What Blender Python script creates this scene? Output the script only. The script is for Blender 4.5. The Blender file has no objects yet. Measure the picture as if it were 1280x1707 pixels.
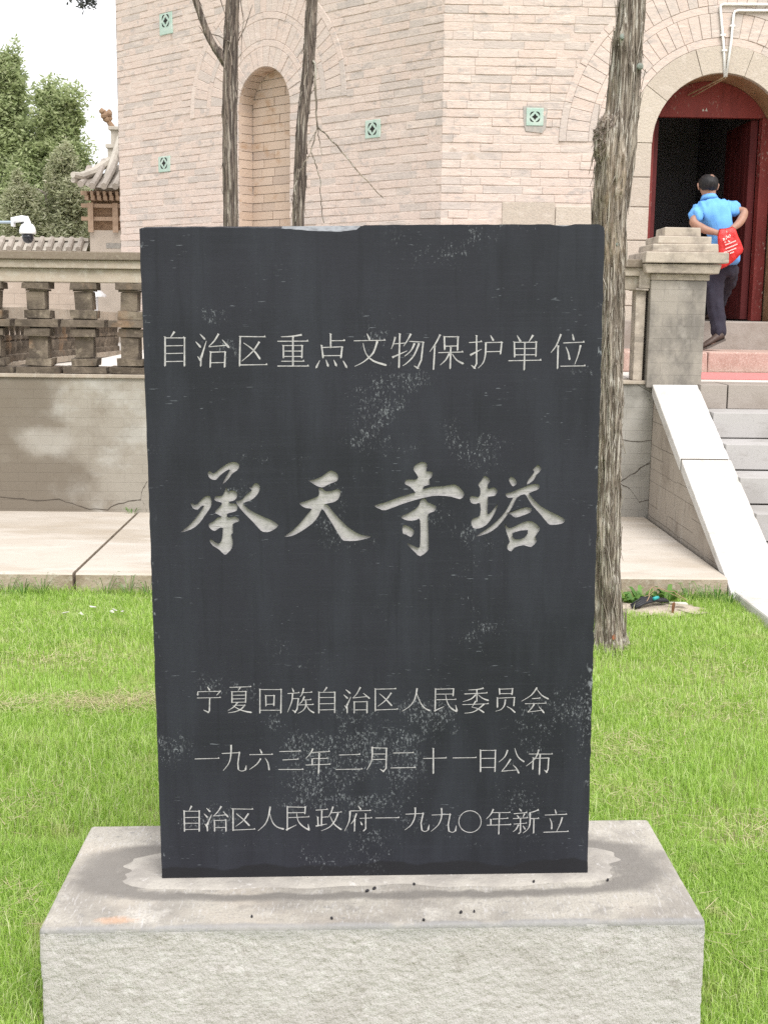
import bpy, math, random
import numpy as np
from mathutils import Vector, Matrix
random.seed(7); RNG = np.random.default_rng(7)
sc = bpy.context.scene
COL = sc.collection
R = math.radians
# ------------------------------------------------------------------ camera, sky, sun, exposure
P_, PSI, ROLL, HC = R(9.43), R(1.4), 0.013, 1.65
f_ = Vector((math.sin(PSI)*math.cos(P_), math.cos(PSI)*math.cos(P_), -math.sin(P_)))
r0 = Vector((math.cos(PSI), -math.sin(PSI), 0)); u0 = r0.cross(f_)
rr = math.cos(ROLL)*r0 + math.sin(ROLL)*u0; uu = math.cos(ROLL)*u0 - math.sin(ROLL)*r0
cd = bpy.data.cameras.new('camera'); cam = bpy.data.objects.new('camera', cd); COL.objects.link(cam)
m = Matrix.Identity(4)
for i in range(3): m[i][0], m[i][1], m[i][2] = rr[i], uu[i], -f_[i]
m[0][3], m[1][3], m[2][3] = 0, 0, HC
cam.matrix_world = m
cd.sensor_fit = 'VERTICAL'; cd.sensor_height = 36; cd.lens = 36*2066/1707
cd.clip_start = .05; cd.clip_end = 2000
sc.camera = cam
SUN_EL, SUN_AZ = R(52), R(158)          # azimuth clockwise from +Y: behind the camera, to the right
w = bpy.data.worlds.new('World'); sc.world = w; w.use_nodes = True
nt = w.node_tree; nt.nodes.clear()
def wn(t, **k):
    n = nt.nodes.new(t)
    for a, b in k.items(): setattr(n, a, b)
    return n
sky = wn('ShaderNodeTexSky', sky_type='NISHITA', sun_disc=False)
sky.sun_elevation = SUN_EL; sky.sun_rotation = SUN_AZ; sky.dust_density = 4; sky.air_density = 1.2
hs = wn('ShaderNodeHueSaturation'); hs.inputs['Saturation'].default_value = .45
tc = wn('ShaderNodeTexCoord')
cn = wn('ShaderNodeTexNoise'); cn.inputs['Scale'].default_value = 2.2; cn.inputs['Detail'].default_value = 5
cr = wn('ShaderNodeMapRange'); cr.inputs[1].default_value = .3; cr.inputs[2].default_value = .6; cr.inputs[3].default_value = .72; cr.inputs[4].default_value = .97
mx = wn('ShaderNodeMix', data_type='RGBA'); mx.inputs[7].default_value = (8.45, 8.45, 8.6, 1)
bg = wn('ShaderNodeBackground'); bg.inputs['Strength'].default_value = .10
wo = wn('ShaderNodeOutputWorld')
L = nt.links.new
L(sky.outputs[0], hs.inputs['Color']); L(tc.outputs['Generated'], cn.inputs['Vector']); L(cn.outputs[0], cr.inputs[0])
L(cr.outputs[0], mx.inputs[0]); L(hs.outputs[0], mx.inputs[6]); L(mx.outputs[2], bg.inputs['Color']); L(bg.outputs[0], wo.inputs[0])
sd = bpy.data.lights.new('sun', 'SUN'); sd.energy = 2.1; sd.angle = R(32); sd.color = (1, .975, .95)
so = bpy.data.objects.new('sun', sd); COL.objects.link(so)
dirv = Vector((math.sin(SUN_AZ)*math.cos(SUN_EL), math.cos(SUN_AZ)*math.cos(SUN_EL), math.sin(SUN_EL)))
so.rotation_euler = (-dirv).to_track_quat('-Z', 'Y').to_euler(); so.location = dirv*40
vs = sc.view_settings; vs.view_transform = 'Standard'; vs.look = 'None'; vs.exposure = .92; vs.gamma = 1
sc.cycles.max_bounces = 6; sc.cycles.diffuse_bounces = 3; sc.cycles.use_denoising = False

# ------------------------------------------------------------------ helpers
def lerp(a, b, t): return a+(b-a)*t
def _hash(i, j, k, s):
    n = (i*374761393 + j*668265263 + k*2147483647*3 + s*974634777) & 0xffffffff
    n = ((n ^ (n >> 13))*1274126177) & 0xffffffff
    n = ((n ^ (n >> 16))*2246822519) & 0xffffffff
    return ((n ^ (n >> 15)) & 0xffff)/65535.0
def vnoise(p, seed=0):
    p = np.asarray(p, float); i = np.floor(p).astype(np.int64); f = p-i; f = f*f*(3-2*f)
    o = 0
    for a in (0, 1):
        for b in (0, 1):
            for c in (0, 1):
                wgt = (f[:,0] if a else 1-f[:,0])*(f[:,1] if b else 1-f[:,1])*(f[:,2] if c else 1-f[:,2])
                o = o + wgt*_hash(i[:,0]+a, i[:,1]+b, i[:,2]+c, seed)
    return o*2-1
def fbm(p, seed=0, oct=4):
    p = np.asarray(p, float); o = 0; a = 1
    for k in range(oct): o = o + a*vnoise(p*(2**k)+k*17.3, seed+k); a *= .5
    return o/1.9

class MB:
    def __init__(s): s.v = []; s.f = []; s.m = []
    def add(s, vs, fs, mi=0):
        b = len(s.v); s.v += [tuple(x) for x in vs]
        for q in fs: s.f.append(tuple(b+i for i in q)); s.m.append(mi)
        return s
    def box(s, x0, x1, y0, y1, z0, z1, mi=0, j=0, taper=0):
        g = (lambda: random.uniform(-j, j)) if j else (lambda: 0)
        t = taper
        vs = [(x0+g(), y0+g(), z0+g()), (x1+g(), y0+g(), z0+g()), (x1+g(), y1+g(), z0+g()), (x0+g(), y1+g(), z0+g()),
              (x0+t+g(), y0+t+g(), z1+g()), (x1-t+g(), y0+t+g(), z1+g()), (x1-t+g(), y1-t+g(), z1+g()), (x0+t+g(), y1-t+g(), z1+g())]
        return s.add(vs, [(0,3,2,1), (4,5,6,7), (0,1,5,4), (1,2,6,5), (2,3,7,6), (3,0,4,7)], mi)
    def prism(s, poly, a, b, fn, mi=0):
        # poly of (u,v) extruded between depths a and b; fn(u,v,d) -> xyz
        n = len(poly)
        vs = [fn(u, v, a) for u, v in poly]+[fn(u, v, b) for u, v in poly]
        return s.add(vs, [tuple(range(n)), tuple(range(2*n-1, n-1, -1))]+[(i, i+n, (i+1) % n+n, (i+1) % n) for i in range(n)], mi)
    def tube(s, pts, rad, n=8, mi=0, cap=True):
        pts = [Vector(p) for p in pts]; N = len(pts)
        if not hasattr(rad, '__len__'): rad = [rad]*N
        t0 = (pts[1]-pts[0]).normalized()
        a = t0.orthogonal().normalized()
        vs = []
        for i in range(N):
            t = (pts[min(i+1, N-1)]-pts[max(i-1, 0)]).normalized()
            a = (a-t*a.dot(t)).normalized(); b = t.cross(a)
            for k in range(n):
                an = 2*math.pi*k/n; vs.append(pts[i]+(a*math.cos(an)+b*math.sin(an))*rad[i])
        fs = [(i*n+k, i*n+(k+1) % n, (i+1)*n+(k+1) % n, (i+1)*n+k) for i in range(N-1) for k in range(n)]
        if cap: fs += [tuple(range(n-1, -1, -1)), tuple(range((N-1)*n, N*n))]
        return s.add(vs, fs, mi)
    def lathe(s, prof, c=(0,0,0), n=16, mi=0, sx=1, sy=1):
        vs = [(c[0]+r*sx*math.cos(2*math.pi*k/n), c[1]+r*sy*math.sin(2*math.pi*k/n), c[2]+z) for r, z in prof for k in range(n)]
        N = len(prof)
        fs = [(i*n+k, i*n+(k+1) % n, (i+1)*n+(k+1) % n, (i+1)*n+k) for i in range(N-1) for k in range(n)]
        fs += [tuple(range(n-1, -1, -1)), tuple(range((N-1)*n, N*n))]
        return s.add(vs, fs, mi)
    def build(s, name, mat, parent=None, local=False, smooth=False, bev=0, seg=2, loc=None):
        return mesh_obj(name, s.v, s.f, mat, parent, local, smooth, bev, seg, s.m, loc)

def wloc(o):
    p = Vector((0, 0, 0))
    while o: p += o.location; o = o.parent
    return p
def mesh_obj(name, v, f, mat, parent=None, local=False, smooth=False, bev=0, seg=2, mi=None, loc=None):
    v = np.asarray(v, float).reshape(-1, 3)
    off = Vector((0, 0, 0))
    if parent is not None and not local: off = wloc(parent)
    elif parent is None and loc is not None: off = Vector(loc)
    v = v-np.array(off)
    me = bpy.data.meshes.new(name); me.from_pydata(v.tolist(), [], [tuple(int(i) for i in q) for q in f])
    mats = mat if isinstance(mat, (list, tuple)) else [mat]
    for q in mats: me.materials.append(q)
    if mi is not None and len(mats) > 1: me.polygons.foreach_set('material_index', np.array(mi, np.int32))
    if smooth: me.polygons.foreach_set('use_smooth', np.ones(len(me.polygons), bool))
    me.update()
    o = bpy.data.objects.new(name, me); COL.objects.link(o)
    if parent is not None: o.parent = parent
    elif loc is not None: o.location = off
    if bev:
        b = o.modifiers.new('bevel', 'BEVEL'); b.width = bev; b.segments = seg; b.limit_method = 'ANGLE'; b.angle_limit = R(40)
    return o
def fast_mesh(name, V, F4, mat, parent=None, loc=None):
    """V (n,3), F4 (m,k) index array"""
    V = np.asarray(V, np.float32); F4 = np.asarray(F4, np.int32)
    if parent is not None: V = V-np.array(wloc(parent), np.float32)
    me = bpy.data.meshes.new(name); k = F4.shape[1]
    me.vertices.add(len(V)); me.vertices.foreach_set('co', V.ravel())
    me.loops.add(F4.size); me.loops.foreach_set('vertex_index', F4.ravel())
    me.polygons.add(len(F4)); me.polygons.foreach_set('loop_start', np.arange(0, F4.size, k, dtype=np.int32))
    me.update(calc_edges=True); me.validate()
    me.materials.append(mat)
    o = bpy.data.objects.new(name, me); COL.objects.link(o)
    if parent is not None: o.parent = parent
    return o
def tag(o, label, cat, group=None):
    o['label'] = label; o['category'] = cat
    if group: o['group'] = group
    return o
def thing(name, label, cat, loc=(0, 0, 0), group=None, rot=None):
    o = bpy.data.objects.new(name, None); COL.objects.link(o); o.location = loc; o.empty_display_size = .2
    if rot: o.rotation_euler = rot
    return tag(o, label, cat, group)
def kind(o, k): o['kind'] = k; return o

# ------------------------------------------------------------------ materials
def mat(name, base, rough=.85, layers=(), bumps=(), spec=.3, island=None, metal=0, trans=None, brick=None, coords='Object', hook=None):
    """layers: (scale xyz|float, detail, lo, hi, colour[, fac]) noise overlays; bumps: (scale, detail, strength, distance)"""
    M = bpy.data.materials.new(name); M.use_nodes = True; T = M.node_tree; N = T.nodes; K = T.links.new
    b = N['Principled BSDF']; b.inputs['Roughness'].default_value = rough; b.inputs['Metallic'].default_value = metal
    b.inputs['Specular IOR Level'].default_value = spec
    tcn = N.new('ShaderNodeTexCoord'); co = tcn.outputs[coords]
    def noise(scale, detail, rgh=.55, seedoff=0):
        mp = N.new('ShaderNodeMapping'); s = scale if hasattr(scale, '__len__') else (scale,)*3
        mp.inputs['Scale'].default_value = s; mp.inputs['Location'].default_value = (seedoff*3.1, seedoff*1.7, seedoff*2.3)
        n = N.new('ShaderNodeTexNoise'); n.inputs['Scale'].default_value = 1; n.inputs['Detail'].default_value = detail
        n.inputs['Roughness'].default_value = rgh
        K(co, mp.inputs['Vector']); K(mp.outputs[0], n.inputs['Vector']); return n.outputs[0]
    rgb = N.new('ShaderNodeRGB'); rgb.outputs[0].default_value = (*base, 1); cur = rgb.outputs[0]
    if island:
        g = N.new('ShaderNodeNewGeometry'); ra = N.new('ShaderNodeValToRGB'); ra.color_ramp.interpolation = 'LINEAR'
        els = ra.color_ramp.elements
        while len(els) < len(island): els.new(.5)
        for i, (p, c) in enumerate(island): els[i].position = p; els[i].color = (*c, 1)
        K(g.outputs['Random Per Island'], ra.inputs[0]); cur = ra.outputs[0]
    for i, l in enumerate(layers):
        sc_, de, lo, hi, c = l[:5]; fac = l[5] if len(l) > 5 else 1
        n = noise(sc_, de, .6, i+1)
        mr = N.new('ShaderNodeMapRange'); mr.inputs[1].default_value = lo; mr.inputs[2].default_value = hi; mr.inputs[4].default_value = fac
        K(n, mr.inputs[0])
        facout = mr.outputs[0]
        if len(l) > 6:      # patch mask: second noise multiplies
            s2, d2, lo2, hi2 = l[6]
            n2 = noise(s2, d2, .55, i+9); m2 = N.new('ShaderNodeMapRange'); m2.inputs[1].default_value = lo2; m2.inputs[2].default_value = hi2
            K(n2, m2.inputs[0]); mu = N.new('ShaderNodeMath'); mu.operation = 'MULTIPLY'; K(facout, mu.inputs[0]); K(m2.outputs[0], mu.inputs[1]); facout = mu.outputs[0]
        mi = N.new('ShaderNodeMix'); mi.data_type = 'RGBA'; mi.inputs[7].default_value = (*c, 1)
        K(facout, mi.inputs[0]); K(cur, mi.inputs[6]); cur = mi.outputs[2]
    if hook: cur = hook(N, K, co, cur, noise)
    K(cur, b.inputs['Base Color'])
    nrm = None
    if brick:
        bt = N.new('ShaderNodeTexBrick'); bw, bh, mort, depth, dark = brick
        mp = N.new('ShaderNodeMapping'); mp.inputs['Rotation'].default_value = (R(90), 0, 0)
        K(co, mp.inputs['Vector']); K(mp.outputs[0], bt.inputs['Vector'])
        bt.inputs['Scale'].default_value = 1; bt.inputs['Brick Width'].default_value = bw; bt.inputs['Row Height'].default_value = bh
        bt.inputs['Mortar Size'].default_value = mort; bt.inputs['Mortar Smooth'].default_value = .3
        mi = N.new('ShaderNodeMix'); mi.data_type = 'RGBA'; mi.blend_type = 'MULTIPLY'; mi.inputs[7].default_value = (dark, dark, dark, 1)
        K(bt.outputs['Fac'], mi.inputs[0]); K(cur, mi.inputs[6]); K(mi.outputs[2], b.inputs['Base Color'])
        bp = N.new('ShaderNodeBump'); bp.inputs['Strength'].default_value = .6; bp.inputs['Distance'].default_value = depth; bp.invert = True
        K(bt.outputs['Fac'], bp.inputs['Height']); nrm = bp.outputs[0]
    for i, (s_, de, st, di) in enumerate(bumps):
        bp = N.new('ShaderNodeBump'); bp.inputs['Strength'].default_value = st; bp.inputs['Distance'].default_value = di
        K(noise(s_, de, .6, i+20), bp.inputs['Height'])
        if nrm is not None: K(nrm, bp.inputs['Normal'])
        nrm = bp.outputs[0]
    if nrm is not None: K(nrm, b.inputs['Normal'])
    if trans:
        ts = N.new('ShaderNodeBsdfTranslucent'); ms = N.new('ShaderNodeMixShader'); ms.inputs[0].default_value = trans
        K(cur, ts.inputs['Color']); K(b.outputs[0], ms.inputs[1]); K(ts.outputs[0], ms.inputs[2]); K(ms.outputs[0], N['Material Output'].inputs[0])
    return M
MT = {}
def mnode(N, K, op, a, b_=None, c_=None):
    n = N.new('ShaderNodeMath'); n.operation = op
    for i, q in enumerate((a, b_, c_)):
        if q is None: continue
        if isinstance(q, (int, float)): n.inputs[i].default_value = q
        else: K(q, n.inputs[i])
    return n.outputs[0]
def mrange(N, K, v, a, b_, lo=0, hi=1):
    n = N.new('ShaderNodeMapRange'); n.interpolation_type = 'SMOOTHSTEP'; K(v, n.inputs[0])
    for i, q in enumerate((a, b_, lo, hi)): n.inputs[i+1].default_value = q
    return n.outputs[0]
def mmix(N, K, f, a, col):
    n = N.new('ShaderNodeMix'); n.data_type = 'RGBA'; n.inputs[7].default_value = (*col, 1)
    K(f, n.inputs[0]); K(a, n.inputs[6]); return n.outputs[2]
def stele_hook(N, K, co, cur, noise):
    sp = N.new('ShaderNodeSeparateXYZ'); K(co, sp.inputs[0]); z = sp.outputs[2]; x = sp.outputs[0]
    low = mnode(N, K, 'MULTIPLY', mrange(N, K, z, .66, .42, .01, .12), mrange(N, K, z, .03, .16, .45, 1))
    low = mnode(N, K, 'ADD', low, mnode(N, K, 'MULTIPLY', mrange(N, K, mnode(N, K, 'ABSOLUTE', mnode(N, K, 'SUBTRACT', z, .90)), .22, .05), .025))
    low = mnode(N, K, 'SUBTRACT', low, mrange(N, K, mnode(N, K, 'ABSOLUTE', x), .30, .50, -.02, .06))                       # more wear towards the foot
    patch = mnode(N, K, 'ADD', noise((6,4,9), 5, .6, 31), low)
    patch2 = mnode(N, K, 'ADD', noise((2.2,2,3.4), 3, .5, 33), mnode(N, K, 'MULTIPLY', low, .6))
    pm = mnode(N, K, 'MULTIPLY', mrange(N, K, patch, .49, .70), mrange(N, K, patch2, .42, .58))
    fine = noise((260,140,150), 5, .75, 35)
    thr = mnode(N, K, 'SUBTRACT', fine, mnode(N, K, 'SUBTRACT', .70, mnode(N, K, 'MULTIPLY', pm, .172)))
    f = mrange(N, K, thr, -.01, .10, 0, .52)
    cur = mmix(N, K, f, cur, (.27,.29,.31))
    sc_ = mnode(N, K, 'MULTIPLY', mrange(N, K, noise((40,30,300), 2, .5, 41), .69, .75), mrange(N, K, noise((5,5,9), 3, .5, 43), .50, .62))
    cur = mmix(N, K, mnode(N, K, 'MULTIPLY', sc_, .5), cur, (.22,.24,.27))
    # chips along both upright edges
    ed = mrange(N, K, mnode(N, K, 'ABSOLUTE', x), .500, .519)
    cur = mmix(N, K, mnode(N, K, 'MULTIPLY', ed, mrange(N, K, noise((60,40,28), 4, .6, 45), .62, .70, 0, .7)), cur, (.27,.29,.31))
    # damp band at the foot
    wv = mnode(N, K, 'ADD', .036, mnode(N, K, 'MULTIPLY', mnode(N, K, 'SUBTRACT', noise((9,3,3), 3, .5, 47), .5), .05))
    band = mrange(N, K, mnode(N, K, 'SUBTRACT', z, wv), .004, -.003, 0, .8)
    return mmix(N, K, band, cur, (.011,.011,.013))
MT['stele'] = mat('dark_slate', (.0185,.0193,.0265), .62, [
    ((1.2,1,3), 4, .42, .68, (.0125,.014,.0185)), ((14,14,3), 4, .45, .75, (.026,.029,.038), .7), ((3,3,160), 3, .5, .8, (.029,.031,.040), .3), ((60,30,3), 4, .55, .75, (.011,.012,.016), .5)],
    [((60,60,200), 4, .25, .001), (9, 4, .2, .003)], spec=.25, hook=stele_hook)
MT['stele_chip'] = mat('broken_slate', (.22,.23,.24), .9, [(60, 5, .4, .7, (.10,.105,.11))], [(50, 5, .8, .004)])
MT['carve'] = mat('carved_pale', (.345,.335,.33), .95, [(90, 4, .45, .75, (.25,.245,.245)), (400, 2, .68, .74, (.05,.05,.05), .7)], [(300, 3, .6, .0015)], spec=.1)
MT['carve_thin'] = mat('carved_thin', (.42,.41,.41), .95, [(120, 4, .4, .7, (.26,.255,.26))], spec=.1)
def plinth_hook(N, K, co, cur, noise):
    sp = N.new('ShaderNodeSeparateXYZ'); K(co, sp.inputs[0]); z = sp.outputs[2]
    wv = mnode(N, K, 'ADD', z, mnode(N, K, 'MULTIPLY', mnode(N, K, 'SUBTRACT', noise((5,5,5), 4, .6, 51), .5), .09))
    return mmix(N, K, mrange(N, K, wv, .232, .262, 0, .65), cur, (.33,.325,.315))
MT['plinth'] = mat('hewn_limestone', (.475,.45,.44), .92, [
    (7, 5, .45, .7, (.41,.385,.37)), (2.5, 4, .55, .75, (.49,.44,.39), .4), (30, 5, .55, .72, (.54,.52,.51)), (26, 6, .60, .68, (.33,.305,.285), .7), (60, 3, .70, .76, (.27,.26,.25), .7)],
    [((230,230,60), 5, .7, .007), ((60,60,75), 6, .8, .007)], hook=plinth_hook)
def top_hook(N, K, co, cur, noise):
    sp = N.new('ShaderNodeSeparateXYZ'); K(co, sp.inputs[0]); y = sp.outputs[1]; x = sp.outputs[0]
    wv = mnode(N, K, 'ADD', y, mnode(N, K, 'MULTIPLY', mnode(N, K, 'SUBTRACT', noise((9,9,9), 4, .6, 51), .5), .05))
    cur = mmix(N, K, mrange(N, K, wv, -.262, -.279, 0, .7), cur, (.22,.22,.225))
    dx = mnode(N, K, 'MULTIPLY', mnode(N, K, 'ADD', x, .585), 18); dy = mnode(N, K, 'MULTIPLY', mnode(N, K, 'ADD', y, .245), 45)
    r2 = mnode(N, K, 'ADD', mnode(N, K, 'ADD', mnode(N, K, 'MULTIPLY', dx, dx), mnode(N, K, 'MULTIPLY', dy, dy)), mnode(N, K, 'MULTIPLY', noise((40,40,40), 4, .6, 53), 2.2))
    cur = mmix(N, K, mrange(N, K, r2, 2.2, .9, 0, .5), cur, (.58,.33,.19))
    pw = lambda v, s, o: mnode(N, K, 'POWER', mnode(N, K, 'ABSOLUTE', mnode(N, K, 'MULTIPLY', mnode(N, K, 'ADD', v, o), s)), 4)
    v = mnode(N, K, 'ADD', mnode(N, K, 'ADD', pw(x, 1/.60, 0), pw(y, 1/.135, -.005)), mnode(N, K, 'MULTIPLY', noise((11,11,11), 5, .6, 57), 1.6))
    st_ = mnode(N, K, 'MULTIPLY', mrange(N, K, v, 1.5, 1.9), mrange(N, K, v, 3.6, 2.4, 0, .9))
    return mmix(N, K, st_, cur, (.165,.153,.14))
MT['plinth_top'] = mat('worn_limestone', (.385,.36,.315), .9, [
    (5, 6, .44, .60, (.27,.25,.222)), (9, 5, .55, .70, (.48,.455,.41), .85), (16, 6, .56, .66, (.235,.22,.20), .7), (150, 4, .52, .62, (.27,.25,.23), .6), (3, 4, .55, .72, (.45,.38,.31), .3), ((210,34,150), 4, .56, .72, (.50,.485,.475), .7), (80, 3, .67, .74, (.14,.135,.13), .7), (30, 4, .64, .72, (.20,.195,.19), .6)],
    [((140,30,140), 5, .6, .005), (18, 5, .5, .010)], hook=top_hook)
MT['mortar'] = mat('set_mortar', (.365,.342,.305), .95, [(9, 6, .44, .60, (.29,.27,.245)), (160, 3, .54, .64, (.28,.26,.24), .6), (50, 4, .6, .75, (.50,.48,.46))], [(60, 5, .6, .004), (14, 5, .6, .012)])
MT['soil'] = mat('lawn_soil', (.24,.30,.09), 1, [(6, 5, .4, .7, (.27,.25,.13)), (40, 4, .5, .8, (.16,.22,.06))], [(60, 5, 1, .02)])
MT['sand'] = mat('pale_sand', (.42,.36,.29), 1, [(25, 5, .45, .7, (.30,.25,.19))], [(80, 5, .8, .006)])
MT['concrete'] = mat('pale_concrete', (.465,.42,.365), .9, [
    ((.9,2.2,1), 5, .45, .66, (.37,.315,.25)), ((7,12,7), 5, .56, .7, (.38,.34,.29), .6), ((1.5,5,2), 5, .52, .7, (.53,.485,.435)), (90, 3, .62, .75, (.31,.275,.24), .6)], [(120, 5, .3, .003), (12, 4, .3, .006)])
MT['slab_edge'] = mat('kerb_edge', (.37,.305,.235), .95, [(5, 5, .42, .65, (.23,.18,.13)), (40, 4, .5, .75, (.42,.38,.31))], [(40, 5, .6, .008)])
def wall_hook(N, K, co, cur, noise):
    sp = N.new('ShaderNodeSeparateXYZ'); K(co, sp.inputs[0]); x = sp.outputs[0]; z = sp.outputs[2]
    w_ = mnode(N, K, 'ADD', mnode(N, K, 'MULTIPLY', mnode(N, K, 'ADD', x, 2.02), -.75), mnode(N, K, 'MULTIPLY', mnode(N, K, 'SUBTRACT', noise((1.7,1.7,2.1), 5, .6, 61), .5), 2.1))
    w_ = mnode(N, K, 'ADD', w_, mnode(N, K, 'MULTIPLY', mnode(N, K, 'SUBTRACT', .55, z), .35))
    cur = mmix(N, K, mrange(N, K, w_, -.30, .36, 0, .92), cur, (.150,.126,.098))
    dx = mnode(N, K, 'MULTIPLY', mnode(N, K, 'ADD', x, 2.23), 3.6); dz = mnode(N, K, 'MULTIPLY', mnode(N, K, 'SUBTRACT', z, .64), 7.5)
    r2 = mnode(N, K, 'ADD', mnode(N, K, 'ADD', mnode(N, K, 'MULTIPLY', dx, dx), mnode(N, K, 'MULTIPLY', dz, dz)), mnode(N, K, 'MULTIPLY', noise((6,6,6), 5, .6, 63), 1.6))
    return mmix(N, K, mrange(N, K, r2, 1.75, .8, 0, .75), cur, (.33,.31,.275))
MT['wall'] = mat('stained_render', (.29,.265,.225), .93, [
    ((1.6,1.6,2.2), 5, .53, .62, (.36,.345,.31)), (6, 5, .5, .75, (.21,.185,.15), .55), ((3,3,2), 5, .60, .7, (.19,.16,.125), .6), (150, 2, .74, .78, (.7,.68,.64))],
    [(30, 5, .3, .004)], brick=(.26, .068, .0022, .0015, .93), hook=wall_hook)
MT['wall_grey'] = mat('grey_render', (.29,.275,.245), .93, [
    (2.2, 4, .45, .6, (.19,.18,.16)), ((2.5,2.5,3), 5, .52, .66, (.36,.345,.315), .8), (160, 2, .74, .78, (.6,.58,.55))],
    [(30, 5, .3, .004)], brick=(.25, .085, .0022, .0015, .86))
MT['pillar'] = mat('pillar_render', (.285,.257,.222), .93, [
    ((4,4,2.5), 5, .45, .60, (.165,.15,.133)), ((3,3,3), 5, .54, .66, (.37,.34,.30), .8), ((40,40,5), 4, .55, .7, (.22,.20,.18), .5), (160, 2, .74, .78, (.6,.58,.55))],
    [(30, 5, .3, .004)], brick=(.21, .088, .0022, .0015, .86))
MT['cap'] = mat('cap_cement', (.40,.345,.285), .93, [(7, 5, .45, .65, (.25,.215,.18)), (25, 5, .55, .75, (.48,.43,.365)), ((3,3,14), 5, .56, .68, (.19,.165,.14), .7)], [(40, 5, .5, .005)])
MT['rail'] = mat('rail_cement', (.365,.31,.25), .93, [((1.5,4,6), 5, .45, .65, (.26,.225,.18)), (20, 5, .5, .75, (.41,.375,.32))], [(60, 5, .35, .004)])
MT['rail_dark'] = mat('rail_weathered', (.185,.15,.115), .95, [((2,4,6), 5, .45, .7, (.12,.098,.075)), (40, 5, .5, .75, (.23,.195,.155))], [(60, 5, .5, .005)])
MT['baluster'] = mat('weathered_brick', (.15,.12,.09), .95, [(6, 5, .42, .60, (.08,.064,.05)), (14, 5, .55, .72, (.23,.19,.145)), (4, 4, .58, .7, (.24,.15,.09), .6)], [(45, 5, .8, .010)], island=[(0,(.105,.085,.065)), (.6,(.15,.12,.092)), (1,(.20,.165,.125))])
MT['white_stone'] = mat('white_stone', (.57,.555,.535), .8, [(3, 5, .48, .66, (.46,.435,.40)), (14, 6, .56, .70, (.36,.335,.30), .75), (40, 5, .6, .7, (.50,.48,.45), .7)], [(120, 4, .2, .002)])
MT['step'] = mat('grey_granite', (.385,.37,.36), .85, [(2.5, 5, .45, .66, (.30,.285,.27)), ((6,6,20), 5, .56, .7, (.26,.24,.225), .6), (90, 3, .55, .72, (.28,.27,.26), .7)], [(120, 4, .3, .002)])
MT['step_brown'] = mat('brown_granite', (.31,.275,.245), .9, [(5, 5, .45, .7, (.24,.205,.175)), (140, 3, .55, .72, (.20,.17,.15), .6)], [(60, 5, .5, .006)])
MT['step_pink'] = mat('pink_granite', (.41,.285,.24), .9, [(6, 5, .45, .7, (.33,.215,.175)), (70, 4, .50, .66, (.52,.41,.36), .8)], [(70, 5, .6, .006)])
MT['carpet'] = mat('red_carpet', (.55,.215,.205), 1, [(40, 4, .4, .7, (.48,.17,.165))], [(300, 3, .5, .004)])
BR = [(0,(.535,.435,.38)), (.4,(.565,.465,.41)), (.68,(.535,.45,.40)), (.84,(.455,.40,.365)), (.92,(.50,.43,.385)), (1,(.58,.49,.435))]
MT['brick'] = mat('washed_brick', (.5,.4,.34), .95, [
    ((11,11,17), 5, .50, .63, (.385,.345,.32), .8, ((3.2,3.2,5), 3, .42, .58)), ((24,24,60), 5, .56, .68, (.37,.335,.315), .5), ((5,5,30), 5, .56, .66, (.63,.545,.49), .6), (70, 4, .62, .75, (.43,.35,.30), .5)],
    [((25,25,60), 5, .5, .010)], island=BR)
MT['mortar_wall'] = mat('wall_mortar', (.56,.475,.42), .95, [(9, 5, .45, .7, (.38,.31,.26))], [(40, 5, .5, .006)])
MT['niche'] = mat('niche_brick', (.48,.37,.29), .95, [((4,4,6), 5, .56, .68, (.36,.23,.14), .7)], [((30,30,45), 5, .6, .008)], island=[(0,(.47,.36,.28)), (.6,(.52,.41,.33)), (1,(.42,.33,.27))])
MT['granite'] = mat('arch_granite', (.46,.40,.335), .95, [(70, 4, .5, .7, (.34,.30,.26), .8), (12, 5, .55, .75, (.52,.46,.40))], [(60, 5, .7, .008)], island=[(0,(.43,.37,.31)), (1,(.50,.44,.37))])
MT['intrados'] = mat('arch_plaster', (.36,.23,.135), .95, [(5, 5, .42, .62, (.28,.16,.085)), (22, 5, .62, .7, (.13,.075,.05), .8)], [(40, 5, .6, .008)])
MT['red_paint'] = mat('red_paint', (.235,.042,.037), .6, [((9,9,2), 5, .45, .7, (.15,.026,.023)), ((45,45,22), 5, .58, .66, (.45,.36,.31), .9, ((5,5,1.4), 4, .47, .6))], [((60,60,12), 5, .5, .003)])
MT['red_dark'] = mat('dark_red_paint', (.12,.02,.02), .65, [((9,9,2), 5, .45, .7, (.06,.011,.012)), ((90,90,30), 4, .69, .74, (.30,.22,.19), .8)], [((60,60,12), 5, .5, .003)])
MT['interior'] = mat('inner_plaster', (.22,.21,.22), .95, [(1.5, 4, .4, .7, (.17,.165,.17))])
MT['green_glaze'] = mat('green_glaze', (.33,.45,.385), .55, [(14, 5, .4, .65, (.42,.50,.445)), (40, 4, .58, .72, (.47,.49,.44))], [(60, 4, .4, .003)])
MT['hole_shade'] = mat('vent_shadow', (.018,.018,.016), .95)
MT['white_pipe'] = mat('white_pvc', (.74,.74,.73), .45, [(15, 4, .5, .8, (.62,.61,.59))])
MT['wood_strip'] = mat('pale_wood', (.36,.25,.16), .8, [((20,20,4), 4, .4, .7, (.26,.17,.10))])
MT['bark'] = mat('juniper_bark', (.32,.275,.225), .95, [
    ((60,60,4.0), 6, .42, .53, (.105,.083,.065)), ((90,90,5), 5, .52, .64, (.52,.485,.43), .9), ((5,5,1.8), 4, .52, .7, (.35,.265,.18), .5)],
    [((70,70,5), 6, 1, .018), ((25,25,3), 4, .6, .02)])
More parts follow.
